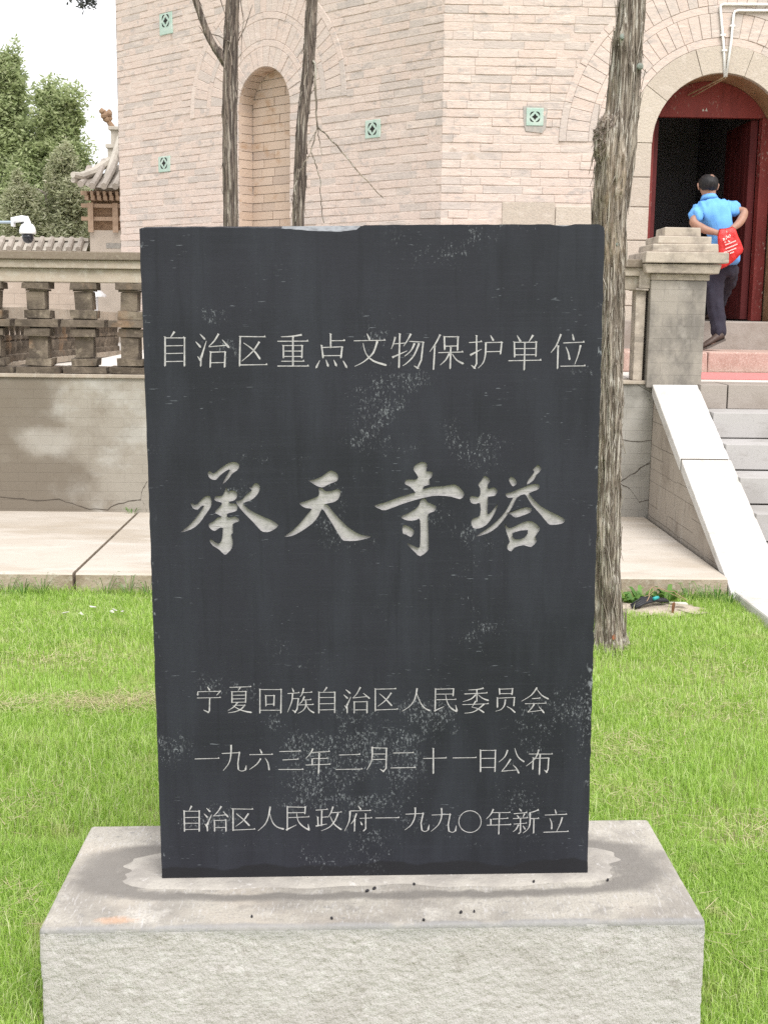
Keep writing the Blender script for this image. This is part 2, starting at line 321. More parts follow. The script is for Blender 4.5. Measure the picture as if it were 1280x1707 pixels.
MT['bark_dark'] = mat('juniper_bark_dark', (.19,.15,.125), .95, [
    ((75,75,4.5), 6, .42, .54, (.07,.054,.047)), ((100,100,6), 5, .52, .66, (.38,.335,.29), .9)],
    [((80,80,6), 6, 1, .014), ((25,25,3), 4, .6, .016)])
MT['bark_strip'] = mat('bark_strip', (.2,.165,.13), .95, [((30,30,6), 4, .4, .7, (.11,.085,.066))], island=[(0,(.12,.095,.075)), (.5,(.26,.22,.18)), (1,(.46,.42,.365))])
MT['bark_strip_dark'] = mat('bark_strip_dark', (.12,.09,.075), .95, [], island=[(0,(.10,.077,.068)), (.6,(.20,.16,.135)), (1,(.33,.28,.24))])
MT['paint_mark'] = mat('orange_mark', (.40,.13,.07), .9, [(60, 4, .4, .6, (.25,.14,.09))])
MT['lichen'] = mat('green_lichen', (.23,.26,.23), 1, [(60, 4, .4, .7, (.14,.135,.115))], [(90, 5, .8, .006)])
GR = [(0,(.24,.41,.065)), (.3,(.34,.52,.085)), (.65,(.45,.63,.13)), (.85,(.56,.69,.27)), (1,(.72,.70,.45))]
MT['grass'] = mat('lawn_blades', (.15,.26,.03), .55, [(1.4, 4, .55, .75, (.52,.63,.20), .4), (.9, 3, .50, .62, (.34,.54,.09), .4), (5, 3, .60, .74, (.62,.55,.33), .7)], island=GR, trans=.5, spec=.4)
MT['straw'] = mat('dry_straw', (.6,.52,.34), .7, island=[(0,(.46,.38,.24)), (.7,(.62,.55,.36)), (1,(.50,.56,.22))], trans=.35)
MT['weed'] = mat('weed_leaves', (.08,.19,.03), .5, island=[(0,(.06,.15,.025)), (1,(.15,.28,.06))], trans=.3)
MT['leaf_a'] = mat('juniper_leaf', (.09,.13,.05), .7, [(1.2, 3, .45, .7, (.42,.48,.24), .6)], island=[(0,(.24,.29,.15)), (.5,(.40,.47,.235)), (.9,(.52,.56,.34)), (1,(.46,.49,.30))], trans=.45)
MT['leaf_b'] = mat('dusty_leaf', (.12,.14,.075), .75, [(1.4, 3, .5, .72, (.42,.41,.29), .6)], island=[(0,(.29,.32,.19)), (.55,(.47,.49,.31)), (1,(.60,.59,.45))], trans=.5)
MT['leaf_c'] = mat('dark_leaf', (.05,.06,.05), .7, island=[(0,(.04,.05,.05)), (1,(.12,.12,.12))], trans=.2)
MT['tile'] = mat('grey_tile', (.40,.355,.31), .9, [(5, 5, .45, .7, (.28,.245,.21)), (14, 5, .6, .75, (.55,.51,.46))], [(40, 5, .5, .01)])
MT['ridge'] = mat('pale_ridge', (.52,.48,.42), .9, [(5, 5, .45, .7, (.40,.36,.31))], [(30, 5, .5, .01)])
MT['carved_wood'] = mat('carved_timber', (.34,.225,.145), .9, [(9, 5, .45, .7, (.22,.14,.09))], [(26, 5, .9, .03)])
MT['timber'] = mat('pale_timber', (.43,.31,.225), .9, [(9, 5, .45, .7, (.34,.235,.165))])
MT['plaster'] = mat('pale_plaster', (.50,.435,.37), .95, [(2.5, 5, .45, .7, (.42,.365,.31))], [(30, 4, .3, .01)])
MT['yard_wall'] = mat('yard_brick', (.46,.385,.32), .95, [(1.3, 5, .45, .7, (.38,.315,.26)), (9, 4, .55, .75, (.52,.45,.385))], brick=(.42, .2, .006, .003, .8))
MT['paver'] = mat('terrace_paving', (.60,.57,.53), .9, [(2, 5, .45, .7, (.52,.48,.44))], [(50, 4, .3, .004)])
MT['white_metal'] = mat('white_metal', (.75,.76,.78), .35, spec=.5)
MT['black_gloss'] = mat('black_dome', (.012,.012,.018), .12, spec=.6)
MT['steel'] = mat('grey_steel', (.30,.36,.42), .4, metal=.3)
MT['skin'] = mat('skin', (.33,.19,.14), .55, [(30, 4, .4, .7, (.31,.155,.10))], spec=.35)
MT['hair'] = mat('dark_hair', (.010,.009,.010), .6, [((60,60,20), 4, .5, .75, (.035,.03,.03))], [((90,90,30), 4, .6, .004)])
MT['scalp'] = mat('scalp', (.22,.125,.09), .6)
MT['shirt'] = mat('blue_shirt', (.135,.36,.76), .85, [(8, 4, .45, .75, (.16,.40,.80), .6)], [((14,14,5), 4, .55, .02)])
MT['trousers'] = mat('navy_trousers', (.022,.020,.032), .85, [(6, 4, .4, .7, (.032,.029,.044))], [((16,16,7), 4, .6, .02)])
MT['shoe'] = mat('brown_shoe', (.055,.037,.03), .55, [(30, 4, .4, .7, (.085,.06,.05))])
MT['sole'] = mat('shoe_sole', (.10,.085,.075), .8)
MT['bag'] = mat('red_bag', (.70,.035,.03), .42, [(10, 4, .4, .7, (.62,.022,.025))], [((14,14,9), 5, .8, .03)], trans=.2, spec=.5)
MT['bag_print'] = mat('bag_print', (.80,.62,.58), .6)
MT['cable'] = mat('black_cable', (.02,.02,.024), .5)
MT['teal'] = mat('teal_plastic', (.03,.30,.30), .4)
MT['paper'] = mat('white_scrap', (.55,.53,.48), .8)
MT['rust'] = mat('rusty_iron', (.19,.085,.045), .9, [(40, 4, .4, .7, (.11,.05,.03))])
MT['berry'] = mat('black_berry', (.02,.018,.022), .6)
MT['crack'] = mat('crack_shadow', (.075,.062,.05), 1)

STROKES={1:[('p',[-4485,13230,-4577,13103]),('v',[-4697,13123,-4718,12471]),('h',[-4678,13095,-4264,13094]),('v',[-4260,13110,-4279,12469]),('t',[-4684,12915,-4294,12922]),('t',[-4689,12743,-4299,12750]),('t',[-4695,12563,-4304,12569]),('d',[-3912,13180,-3807,13068]),('d',[-4010,13009,-3908,12888]),('n',[-3768,13028,-3899,12640]),('v',[-3898,12680,-3912,12467]),('d',[-3979,12680,-3909,12580]),('p',[-3491,13179,-3595,13019,-3719,12900]),('t',[-3719,12892,-3296,12926]),('d',[-3413,13051,-3265,12878]),('v',[-3678,12787,-3699,12438]),('t',[-3678,12771,-3348,12778]),('v',[-3351,12786,-3372,12437]),('t',[-3684,12531,-3369,12537]),('h',[-3030,13121,-2438,13111]),('v',[-3005,13121,-3032,12464]),('p',[-2577,12995,-2735,12776,-2981,12564]),('n',[-2932,12977,-2714,12816,-2569,12614]),('h',[-3032,12480,-2409,12485]),('p',[-1619,13152,-1842,13121,-2084,13109]),('h',[-2166,13010,-1472,13011]),('v',[-2034,12921,-2035,12644]),('t',[-2034,12913,-1603,12912]),('v',[-1607,12924,-1619,12643]),('t',[-2008,12789,-1629,12787]),('t',[-2034,12668,-1630,12667]),('v',[-1814,13112,-1823,12458]),('h',[-2085,12560,-1567,12558]),('h',[-2176,12452,-1467,12449]),('v',[-962,13177,-961,12869]),('h',[-955,13017,-640,13020]),('v',[-1170,12922,-1137,12641]),('t',[-1159,12866,-714,12880]),('v',[-702,12888,-732,12639]),('t',[-1137,12681,-740,12683]),('d',[-1215,12577,-1294,12416]),('d',[-1073,12588,-1026,12447]),('d',[-895,12587,-839,12454]),('d',[-684,12566,-605,12417]),('d',[-140,13177,-79,13042]),('h',[-436,13014,274,13024]),('p',[95,13000,3,12745,-164,12580,-290,12498,-423,12436]),('n',[-229,12960,-164,12725,2,12559,293,12462]),('p',[502,13093,461,12949,411,12826]),('t',[469,12941,731,12960]),('v',[606,13175,585,12411]),('p',[439,12640,772,12783]),('p',[855,13161,772,13010,689,12886]),('t',[814,12997,1147,12979]),('v',[1138,12988,1093,12575,1014,12401]),('d',[927,12443,1023,12389]),('p',[939,12947,856,12783,710,12659]),('p',[1043,12947,926,12679,772,12514,668,12444]),('p',[1520,13142,1417,12945,1284,12760]),('v',[1401,12904,1373,12367]),('v',[1616,13109,1626,12813]),('t',[1616,13097,1937,13096]),('v',[1928,13108,1918,12799]),('t',[1634,12883,1917,12890]),('h',[1480,12739,2043,12753]),('v',[1763,12862,1753,12386]),('p',[1731,12717,1648,12573,1523,12457]),('n',[1793,12717,1898,12572,2053,12488]),('h',[2175,12963,2466,12983]),('v',[2348,13127,2354,12487,2305,12396]),('d',[2233,12454,2317,12383]),('p',[2210,12682,2468,12817]),('d',[2665,13126,2729,13014]),('t',[2562,12962,2917,12968]),('v',[2925,12981,2899,12712]),('t',[2577,12755,2898,12762]),('p',[2562,12962,2553,12693,2504,12507,2389,12383]),('d',[3269,13124,3355,12979]),('p',[3632,13122,3542,12978]),('v',[3209,12980,3222,12641]),('t',[3217,12967,3710,12965]),('v',[3709,12986,3707,12655]),('t',[3232,12823,3691,12825]),('t',[3234,12682,3694,12684]),('h',[3081,12550,3830,12560]),('v',[3451,12958,3444,12349]),('p',[4270,13141,4171,12893,4048,12728]),('v',[4212,12893,4206,12375]),('d',[4533,13148,4565,13016]),('h',[4328,12947,4805,12965]),('n',[4389,12860,4446,12727,4479,12569]),('p',[4723,12891,4677,12685,4598,12457]),('h',[4272,12421,4842,12427])],2:[('d',[-3965,4901,-3909,4811]),('d',[-4188,4788,-4197,4695]),('t',[-4185,4778,-3669,4783]),('p',[-3651,4797,-3750,4684]),('h',[-4213,4624,-3655,4629]),('v',[-3914,4614,-3929,4308,-3958,4262]),('d',[-4070,4328,-3947,4262]),('h',[-3436,4877,-2927,4890]),('p',[-3185,4871,-3239,4793]),('v',[-3383,4780,-3390,4508]),('t',[-3384,4769,-3060,4773]),('v',[-3053,4784,-3066,4504]),('t',[-3379,4680,-3069,4684]),('t',[-3381,4590,-3071,4594]),('t',[-3383,4507,-3072,4511]),('p',[-3262,4499,-3351,4392,-3491,4304]),('t',[-3316,4435,-3109,4433]),('p',[-3081,4443,-3180,4336,-3319,4276,-3485,4249]),('n',[-3367,4428,-3231,4337,-3077,4281,-2933,4254]),('v',[-2721,4834,-2733,4241]),('t',[-2722,4816,-2222,4811]),('v',[-2218,4829,-2235,4236]),('t',[-2732,4306,-2231,4301]),('v',[-2586,4679,-2585,4413]),('t',[-2587,4664,-2387,4662]),('v',[-2387,4677,-2398,4418]),('t',[-2584,4449,-2397,4454]),('d',[-1956,4844,-1923,4754]),('h',[-2069,4709,-1792,4728]),('p',[-1948,4701,-1975,4503,-2076,4252]),('t',[-1950,4586,-1812,4584]),('v',[-1812,4592,-1850,4322,-1903,4240]),('d',[-1965,4305,-1886,4250]),('p',[-1687,4834,-1724,4699,-1777,4627]),('h',[-1741,4727,-1489,4739]),('p',[-1673,4633,-1726,4519,-1796,4448]),('h',[-1726,4548,-1512,4553]),('h',[-1831,4426,-1458,4433]),('p',[-1640,4536,-1642,4392,-1712,4285,-1834,4214]),('n',[-1624,4417,-1556,4301,-1447,4228]),('p',[-1135,4854,-1223,4729]),('v',[-1323,4748,-1332,4226]),('t',[-1323,4730,-947,4734]),('v',[-947,4744,-955,4230]),('t',[-1311,4604,-965,4604]),('t',[-1313,4450,-967,4453]),('t',[-1314,4298,-968,4302]),('d',[-687,4796,-584,4705]),('d',[-740,4670,-647,4580]),('n',[-567,4615,-663,4400]),('v',[-662,4418,-657,4226]),('d',[-718,4400,-656,4327]),('p',[-341,4846,-429,4685,-523,4585]),('t',[-523,4585,-177,4618]),('d',[-273,4702,-128,4574]),('v',[-489,4499,-491,4217]),('t',[-489,4488,-177,4492]),('v',[-184,4503,-186,4214]),('t',[-490,4290,-185,4290]),('h',[-1,4798,506,4804]),('v',[14,4816,11,4259]),('p',[392,4701,256,4517,69,4370]),('n',[113,4685,256,4554,405,4385]),('h',[4,4281,549,4298]),('p',[1007,4806,953,4547,828,4362,649,4244]),('n',[989,4713,1079,4471,1186,4321,1312,4252]),('v',[1446,4802,1438,4243]),('t',[1446,4783,1883,4790]),('v',[1876,4797,1866,4619]),('t',[1465,4660,1866,4660]),('h',[1472,4523,1938,4525]),('p',[1420,4244,1652,4353]),('n',[1687,4651,1724,4464,1814,4314,1958,4219]),('d',[1928,4387,1962,4230]),('p',[2588,4797,2438,4765,2223,4756]),('h',[2135,4657,2683,4677]),('v',[2431,4754,2434,4475]),('p',[2404,4636,2297,4533,2100,4468]),('n',[2457,4643,2566,4548,2710,4491]),('h',[2090,4393,2711,4409]),('p',[2405,4476,2317,4327]),('n',[2317,4327,2461,4289,2605,4194]),('p',[2603,4399,2479,4288,2336,4204,2138,4180]),('v',[2968,4786,2977,4645]),('t',[2969,4767,3291,4775]),('v',[3284,4790,3272,4634]),('t',[2977,4656,3271,4656]),('v',[2924,4563,2927,4321]),('t',[2925,4545,3330,4559]),('v',[3330,4567,3319,4354]),('p',[3115,4505,3096,4375,3018,4264,2882,4221]),('n',[3154,4337,3251,4280,3350,4186]),('p',[3865,4795,3732,4611,3500,4464]),('n',[3866,4758,3983,4608,4147,4513]),('h',[3751,4525,3949,4538]),('h',[3584,4400,4095,4409]),('p',[3807,4386,3737,4275,3649,4190]),('t',[3649,4190,4026,4235]),('d',[3916,4329,4045,4171])],3:[('h',[-4310,3107,-3728,3116]),('h',[-3660,3235,-3229,3254]),('p',[-3434,3444,-3448,3185,-3502,2985,-3640,2806]),('v',[-3241,3254,-3285,2983,-3277,2842]),('t',[-3277,2842,-3251,2806,-3182,2789,-3098,2820]),('d',[-3084,2932,-3105,2820]),('d',[-2752,3337,-2708,3236]),('h',[-3002,3200,-2449,3201]),('p',[-2737,3096,-2835,2957,-3010,2827]),('n',[-2634,3115,-2568,2994,-2540,2813]),('h',[-2288,3271,-1781,3278]),('h',[-2215,3058,-1833,3074]),('h',[-2315,2819,-1722,2812]),('p',[-1486,3330,-1553,3203,-1657,3092]),('h',[-1533,3235,-1083,3258]),('h',[-1489,3082,-1134,3086]),('v',[-1505,3082,-1507,2930]),('h',[-1660,2923,-1078,2937]),('v',[-1335,3220,-1356,2711]),('h',[-858,3167,-357,3177]),('h',[-946,2803,-306,2807]),('p',[-66,3360,-67,3133,-100,2968,-199,2783]),('t',[-58,3339,276,3327]),('v',[276,3335,263,2819,195,2737]),('d',[117,2800,207,2736]),('t',[-51,3182,256,3179]),('t',[-60,3042,256,3046]),('h',[433,3201,926,3204]),('h',[373,2826,974,2831]),('h',[1155,3057,1716,3063]),('v',[1399,3314,1401,2681]),('h',[1862,3061,2436,3063]),('v',[2533,3260,2538,2709]),('t',[2533,3243,2901,3239]),('v',[2892,3256,2887,2713]),('t',[2547,3041,2883,3041]),('t',[2549,2812,2886,2809]),('p',[3185,3240,3120,3075,2975,2940]),('n',[3355,3292,3437,3072,3586,2946]),('p',[3260,3012,3143,2826,3046,2711]),('t',[3046,2711,3422,2740]),('n',[3321,2866,3402,2782,3463,2656]),('h',[3694,3139,4268,3132]),('p',[3937,3244,3854,3025,3639,2833]),('v',[3806,3055,3799,2756]),('t',[3806,3026,4179,3034]),('v',[4179,3042,4168,2752,4130,2669]),('d',[4077,2732,4146,2677]),('v',[3971,3128,3960,2621])],4:[('p',[-4420,1916,-4489,1787]),('v',[-4603,1809,-4607,1280]),('t',[-4592,1788,-4240,1784]),('v',[-4239,1804,-4254,1275]),('t',[-4589,1626,-4252,1630]),('t',[-4594,1483,-4256,1479]),('t',[-4598,1320,-4260,1324]),('d',[-4065,1863,-3980,1772]),('d',[-4127,1722,-4052,1631]),('n',[-3943,1699,-4058,1436]),('v',[-4065,1456,-4054,1285]),('d',[-4115,1457,-4051,1375]),('p',[-3708,1899,-3800,1758,-3906,1658]),('t',[-3906,1658,-3571,1686]),('d',[-3665,1769,-3553,1633]),('v',[-3882,1556,-3881,1270]),('t',[-3874,1543,-3601,1548]),('v',[-3605,1564,-3608,1267]),('t',[-3879,1360,-3606,1361]),('h',[-3464,1835,-2946,1820]),('v',[-3426,1847,-3438,1285]),('p',[-3060,1708,-3191,1527,-3375,1386]),('n',[-3352,1712,-3190,1567,-3040,1402]),('h',[-3454,1293,-2907,1311]),('p',[-2531,1876,-2586,1600,-2674,1418,-2838,1265]),('n',[-2553,1722,-2480,1477,-2367,1353,-2214,1302]),('v',[-2119,1887,-2129,1276]),('t',[-2120,1867,-1686,1853]),('v',[-1685,1874,-1699,1691]),('t',[-2111,1716,-1699,1719]),('h',[-2093,1594,-1593,1608]),('p',[-2156,1281,-1904,1408]),('n',[-1899,1714,-1864,1509,-1750,1365,-1597,1269]),('d',[-1626,1425,-1605,1281]),('h',[-1437,1777,-1148,1794]),('v',[-1290,1767,-1303,1380]),('t',[-1292,1592,-1150,1602]),('v',[-1389,1605,-1384,1381]),('p',[-1434,1369,-1171,1419]),('p',[-1020,1857,-1072,1703,-1150,1582]),('h',[-1072,1703,-813,1720]),('p',[-898,1693,-977,1498,-1114,1336,-1308,1245]),('n',[-1092,1622,-997,1417,-825,1271]),('d',[-415,1878,-350,1784]),('h',[-609,1746,-108,1752]),('p',[-609,1738,-630,1494,-748,1229]),('p',[-455,1675,-514,1513,-592,1411]),('v',[-495,1533,-505,1234]),('h',[-379,1552,-82,1560]),('v',[-232,1672,-234,1284,-284,1232]),('d',[-360,1470,-322,1388]),('h',[1,1558,577,1559]),('h',[729,1645,1166,1660]),('p',[967,1810,959,1579,868,1370,708,1237]),('v',[1158,1660,1107,1409,1127,1240]),('t',[1119,1261,1151,1214,1215,1197,1287,1238]),('d',[1306,1373,1279,1238]),('h',[1365,1616,1823,1631]),('p',[1603,1789,1604,1571,1525,1361,1347,1195]),('v',[1811,1631,1765,1358,1786,1198]),('t',[1777,1219,1814,1180,1886,1167,1945,1208]),('d',[1964,1334,1945,1200]),('t',[2566,1432,2558,1360,2531,1293,2489,1236,2433,1193,2367,1165,2297,1157,2227,1167,2161,1196,2104,1241,2061,1300,2033,1367,2024,1439,2032,1511,2059,1578,2102,1635,2157,1678,2223,1705,2293,1713,2363,1703,2428,1675,2485,1630,2529,1572,2556,1504,2566,1432]),('p',[2858,1744,2800,1619,2689,1494]),('h',[2819,1660,3270,1655]),('h',[2841,1492,3220,1508]),('v',[2801,1492,2803,1345]),('h',[2703,1338,3290,1347]),('v',[3007,1637,2997,1110]),('d',[3484,1757,3537,1693]),('h',[3358,1624,3677,1650]),('d',[3439,1589,3480,1517]),('p',[3618,1617,3579,1524]),('h',[3340,1498,3700,1515]),('h',[3362,1359,3674,1376]),('v',[3520,1504,3525,1145,3486,1116]),('p',[3474,1336,3424,1231,3345,1160]),('d',[3583,1314,3636,1228]),('p',[3956,1717,3837,1669,3737,1649]),('p',[3749,1649,3754,1375,3704,1227,3586,1123]),('h',[3752,1493,3968,1498]),('v',[3848,1479,3846,1128]),('d',[4355,1725,4389,1619]),('h',[4110,1581,4646,1595]),('n',[4232,1495,4282,1368,4285,1220]),('p',[4539,1512,4483,1323,4406,1155]),('h',[4086,1138,4695,1151])]}
BIG=[[[[-3812,10026,-3756,10052,-3703,9996,-3640,10025,-3498,10135,-3331,10238,-3220,10263,-3111,10225,-3087,10151,-3152,10059,-3263,9986,-3339,9875,-3497,9739,-3393,9931,-3309,10079,-3390,10061,-3539,9950,-3633,9851,-3743,9866,-3803,9933]],[[-3406,9671,-3371,9615,-3365,9559,-3298,9596,-3210,9584,-3153,9521,-3166,9427,-3241,9361,-3352,9335,-3316,9298,-3206,9286,-3152,9241,-3173,9129,-3284,9085,-3395,9055,-3397,8980,-3324,8961,-3213,8987,-3122,8922,-3142,8866,-3272,8811,-3270,8604,-3315,8567,-3281,8416,-3304,8246,-3399,8133,-3481,8088,-3601,8210,-3746,8306,-3807,8401,-3798,8465,-3725,8411,-3634,8350,-3578,8373,-3532,8455,-3504,8681,-3514,8726,-3588,8719,-3689,8652,-3791,8702,-3826,8777,-3806,8833,-3713,8878,-3619,8963,-3526,8989,-3642,9057,-3670,9113,-3538,9243,-3518,9318,-3657,9356,-3680,9431,-3624,9468,-3514,9467,-3446,9560]],[[-4224,9304,-4187,9304,-4144,9266,-4070,9292,-3975,9396,-3863,9477,-3772,9450,-3746,9319,-3778,9208,-3893,9040,-4046,8835,-4234,8694,-4487,8624,-4306,8762,-4135,8948,-4020,9097,-3924,9246,-3998,9228,-4074,9154,-4183,9192]],[[-2885,9657,-2811,9678,-2755,9752,-2681,9759,-2628,9685,-2648,9573,-2724,9462,-2855,9358,-3022,9296,-2896,9157,-2641,9013,-2384,8898,-2257,8815,-2221,8766,-2296,8691,-2426,8624,-2537,8617,-2629,8656,-2792,8845,-2972,9034,-3098,9184,-3169,9297,-3179,9360,-3131,9353,-3038,9389,-2963,9482,-2869,9556,-2813,9611]]],[[[-1504,9826,-1375,9837,-1190,9917,-1042,10028,-968,10046,-859,9989,-815,9896,-853,9804,-990,9749,-1082,9705,-1193,9657,-1322,9695,-1431,9770]],[[-1274,9639,-1193,9638,-1102,9563,-936,9581,-862,9617,-770,9580,-771,9505,-827,9375,-939,9308,-1142,9265,-1069,9245,-941,9076,-721,8830,-501,8640,-279,8526,-67,8494,-205,8438,-428,8394,-669,8396,-762,8454,-908,8700,-1090,9002,-1199,9153,-1275,9003,-1425,8816,-1686,8630,-1910,8519,-2084,8512,-1908,8632,-1683,8856,-1533,9042,-1439,9154,-1568,9174,-1678,9231,-1714,9298,-1603,9324,-1417,9397,-1288,9452,-1261,9527]]],[[[921,10115,1035,10210,1130,10236,1217,10202,1232,10114,1217,10018,1358,9998,1339,9883,1282,9826,1294,9711,1169,9673,1150,9597,1340,9653,1606,9663,1873,9707,2026,9591,2095,9475,2008,9360,1798,9419,1493,9448,1264,9423,960,9348,655,9254,274,9113,140,9141,26,9200,45,9238,236,9287,579,9408,922,9514,960,9529,845,9656,731,9715,724,9772,769,9829,959,9821,1028,9885,940,10020]],[[1112,9366,1188,9385,1246,9288,1399,9229,1448,9171,1399,9075,1266,9018,1258,8824,1275,8279,1249,8143,1076,8015,961,8106,846,8224,769,8334,922,8262,1038,8215,1076,8320,1075,8864,998,8884,865,8858,712,8886,628,8964,769,9021,960,9136,1055,9232,1067,9309]],[[662,8731,731,8758,827,8711,934,8624,903,8516,846,8477,750,8536,674,8564]]],[[[2500,9799,2556,9903,2652,9856,2691,9779,2642,9702,2655,9587,2769,9632,2865,9566,2809,9432,2657,9414,2647,9279,2642,9008,2718,9046,2813,9162,2869,9239,2851,9123,2758,8930,2626,8756,2454,8668,2308,8681,2261,8836,2337,8913,2470,8971,2467,9261,2372,9242,2257,9274,2226,9397,2294,9435,2409,9404,2466,9454,2464,9608,2417,9704]],[[3129,9815,3185,9880,3282,9814,3310,9717,3227,9653,3168,9718]],[[3640,10061,3697,10049,3791,10155,3868,10078,3851,10002,3776,9926,3702,9792,3550,9693,3587,9812,3680,9926,3717,10003]],[[3049,9477,3171,9507,3399,9601,3627,9685,3798,9703,3845,9637,3782,9561,3611,9496,3670,9388,3865,9193,4136,9037,4407,8899,4447,8833,4372,8763,4142,8738,4045,8785,3868,9000,3673,9214,3575,9369,3497,9466,3326,9390,3214,9159,3064,8928,2875,8696,2647,8550,2371,8478,2646,8659,2874,8851,3062,9063,3193,9314,3230,9391,3116,9384]],[[3109,9036,3216,9051,3406,9127,3559,9157,3667,9125,3637,9040,3485,8971,3294,8918,3198,8985]],[[3047,8773,3106,8694,3202,8674,3488,8808,3679,8826,3854,8689,3856,8611,3762,8456,3802,8358,3670,8214,3496,8263,3285,8206,3209,8116,3120,8168,3119,8266,3168,8343,3088,8578],[3242,8557,3587,8621,3513,8438,3282,8401]]]]

# ------------------------------------------------------------------ ground and paving
g = MB(); g.add([(-150,-40,-.012),(150,-40,-.012),(150,250,-.012),(-150,250,-.012)], [(0,1,2,3)])
kind(g.build('ground', MT['soil']), 'structure')
def grid_slab(name, x0, x1, y0, y1, z0, z1, mt, me, nx=40, seed=0):
    """slab with a slightly wobbly front edge; top one material, sides another"""
    b = MB(); xs = np.linspace(x0, x1, nx+1)
    n1 = fbm(np.c_[xs*3, xs*0, xs*0], seed, 4)*.010; n2 = fbm(np.c_[xs*2, xs*0+5, xs*0], seed+5, 4)*.015
    vs = []
    for i, x in enumerate(xs):
        vs += [(x, y1, z1), (x, y0+n1[i]+.008, z1+n1[i]*.2), (x, y0+n1[i], z1-.010), (x, y0+n2[i]-.004, z0), (x, y1, z0)]
    for i in range(nx):
        a, c = 5*i, 5*i+5
        b.add([vs[a], vs[a+1], vs[c+1], vs[c]], [(0,1,2,3)], 0)
        b.add([vs[a+1], vs[a+2], vs[c+2], vs[c+1]], [(0,1,2,3)], 0)
        b.add([vs[a+2], vs[a+3], vs[c+3], vs[c+2]], [(0,1,2,3)], 1)
    b.add(vs[:5], [(4,3,2,1,0)], 1); b.add(vs[-5:], [(0,1,2,3,4)], 1)
    return kind(b.build(name, [mt, me]), 'structure')
grid_slab('pavement_slab', -6, -1.607, 6.975, 9.12, -.2, .12, MT['concrete'], MT['slab_edge'], 90, 1)
grid_slab('pavement_slab', -1.589, 2.168, 6.985, 9.12, -.2, .118, MT['concrete'], MT['slab_edge'], 70, 3)
b = MB(); b.box(2.192, 6, 1.2, 6.93, -.15, .055); kind(b.build('path', MT['white_stone'], bev=.012), 'structure')
b = MB(); b.box(-2.45, 6, 9.36, 23.9, .7, 1.118); b.box(-14, -2.452, 9.36, 10.2, .7, 1.118)
b.add([(-14,10.2,1.118), (-2.452,10.2,1.118), (-2.452,23.9,.90), (-14,23.9,.90)], [(0,1,2,3)]); b.add([(-14,23.9,.90), (-2.452,23.9,.90), (-2.452,23.9,0), (-14,23.9,0)], [(0,1,2,3)])
kind(b.build('terrace_floor', MT['paver']), 'structure')
# bare sand patch beside the tree
b = MB(); n = 28
ring = [(1.66+.30*math.cos(2*math.pi*k/n)*(1+.2*math.sin(3*k)), 6.70+.17*math.sin(2*math.pi*k/n)*(1+.25*math.sin(2*k+1)), .004) for k in range(n)]
ring2 = [(1.66+(p[0]-1.66)*.6, 6.70+(p[1]-6.70)*.6, .016) for p in ring]
b.add(ring+ring2, [(k, (k+1) % n, n+(k+1) % n, n+k) for k in range(n)]+[tuple(range(n, 2*n))])
kind(b.build('sand_patch', MT['sand'], smooth=True), 'structure')

# ------------------------------------------------------------------ the memorial stele on its plinth
TILT = -0.0160
def noise_box(hx, hy, h, res, r, amp, seed, rough=1):
    """rounded box [-hx,hx]x[-hy,hy]x[0,h] of gridded faces with a vector noise (seams match)"""
    V = []; F = []
    def face(o, a, b_, la, lb):
        na, nb = max(2, int(la/res)), max(2, int(lb/res)); base = len(V)
        for j in range(nb+1):
            for i in range(na+1): V.append(o+a*(i/na)*la+b_*(j/nb)*lb)
        for j in range(nb):
            for i in range(na):
                q = base+j*(na+1)+i; F.append((q, q+1, q+na+2, q+na+1))
    X, Y, Z = np.eye(3)
    face(np.array([-hx,-hy,0]), X, Z, 2*hx, h); face(np.array([hx,hy,0]), -X, Z, 2*hx, h)
    face(np.array([hx,-hy,0]), Y, Z, 2*hy, h); face(np.array([-hx,hy,0]), -Y, Z, 2*hy, h)
    face(np.array([-hx,-hy,h]), X, Y, 2*hx, 2*hy)
    V = np.array(V); C = np.clip(V, [-hx+r,-hy+r,-1], [hx-r,hy-r,h-r]); D = V-C; Ln = np.linalg.norm(D, axis=1, keepdims=True)
    V = np.where(Ln > 1e-9, C+D/np.maximum(Ln, 1e-9)*np.minimum(Ln, r), V)
    top = (V[:,2] > h-r*1.05)[:,None]
    nz = np.stack([fbm(V*np.array([12,12,15])*rough, seed+k*9, 4) for k in range(3)], 1)
    wq = V+.02*np.stack([vnoise(V*9, 71), vnoise(V*9, 72), vnoise(V*9, 73)], 1)
    rid = 0
    for s_, a_ in ((24, .5), (52, .55), (95, .45)): rid = rid + a_*(.45-np.abs(vnoise(wq*np.array([s_, s_, s_*1.25]), int(s_))))
    nz = nz*.45 - np.sign(V)*np.array([1,1,0])*rid[:,None]*.42
    chip = np.maximum(0, fbm(V*9, seed+40, 3)-.28)[:,None]*.03
    edge = np.exp(-((V[:,2]-h)/.03)**2)[:,None]*np.exp(-((np.abs(V[:,1])-hy)/.02)**2)[:,None]
    V = V+nz*amp*np.where(top, np.array([.35,.35,.22]), np.array([1,1,.5])) - np.sign(V)*chip*edge*np.array([0,1,1])
    return V, F
pl = thing('stone_plinth', 'pale rough hewn limestone block on the lawn carrying the dark inscribed slab', 'plinth', (.0575, 2.891, 0), rot=(0, TILT, 0))
V, F = noise_box(.7535, .283, .271, .0052, .010, .0062, 3)
Fz = np.array([np.mean(V[list(q),2]) for q in F]); Fn = Fz > .262
o = mesh_obj('block', V, F, [MT['plinth'], MT['plinth_top']], pl, local=True, smooth=True, mi=Fn.astype(int))
V2 = V.copy()
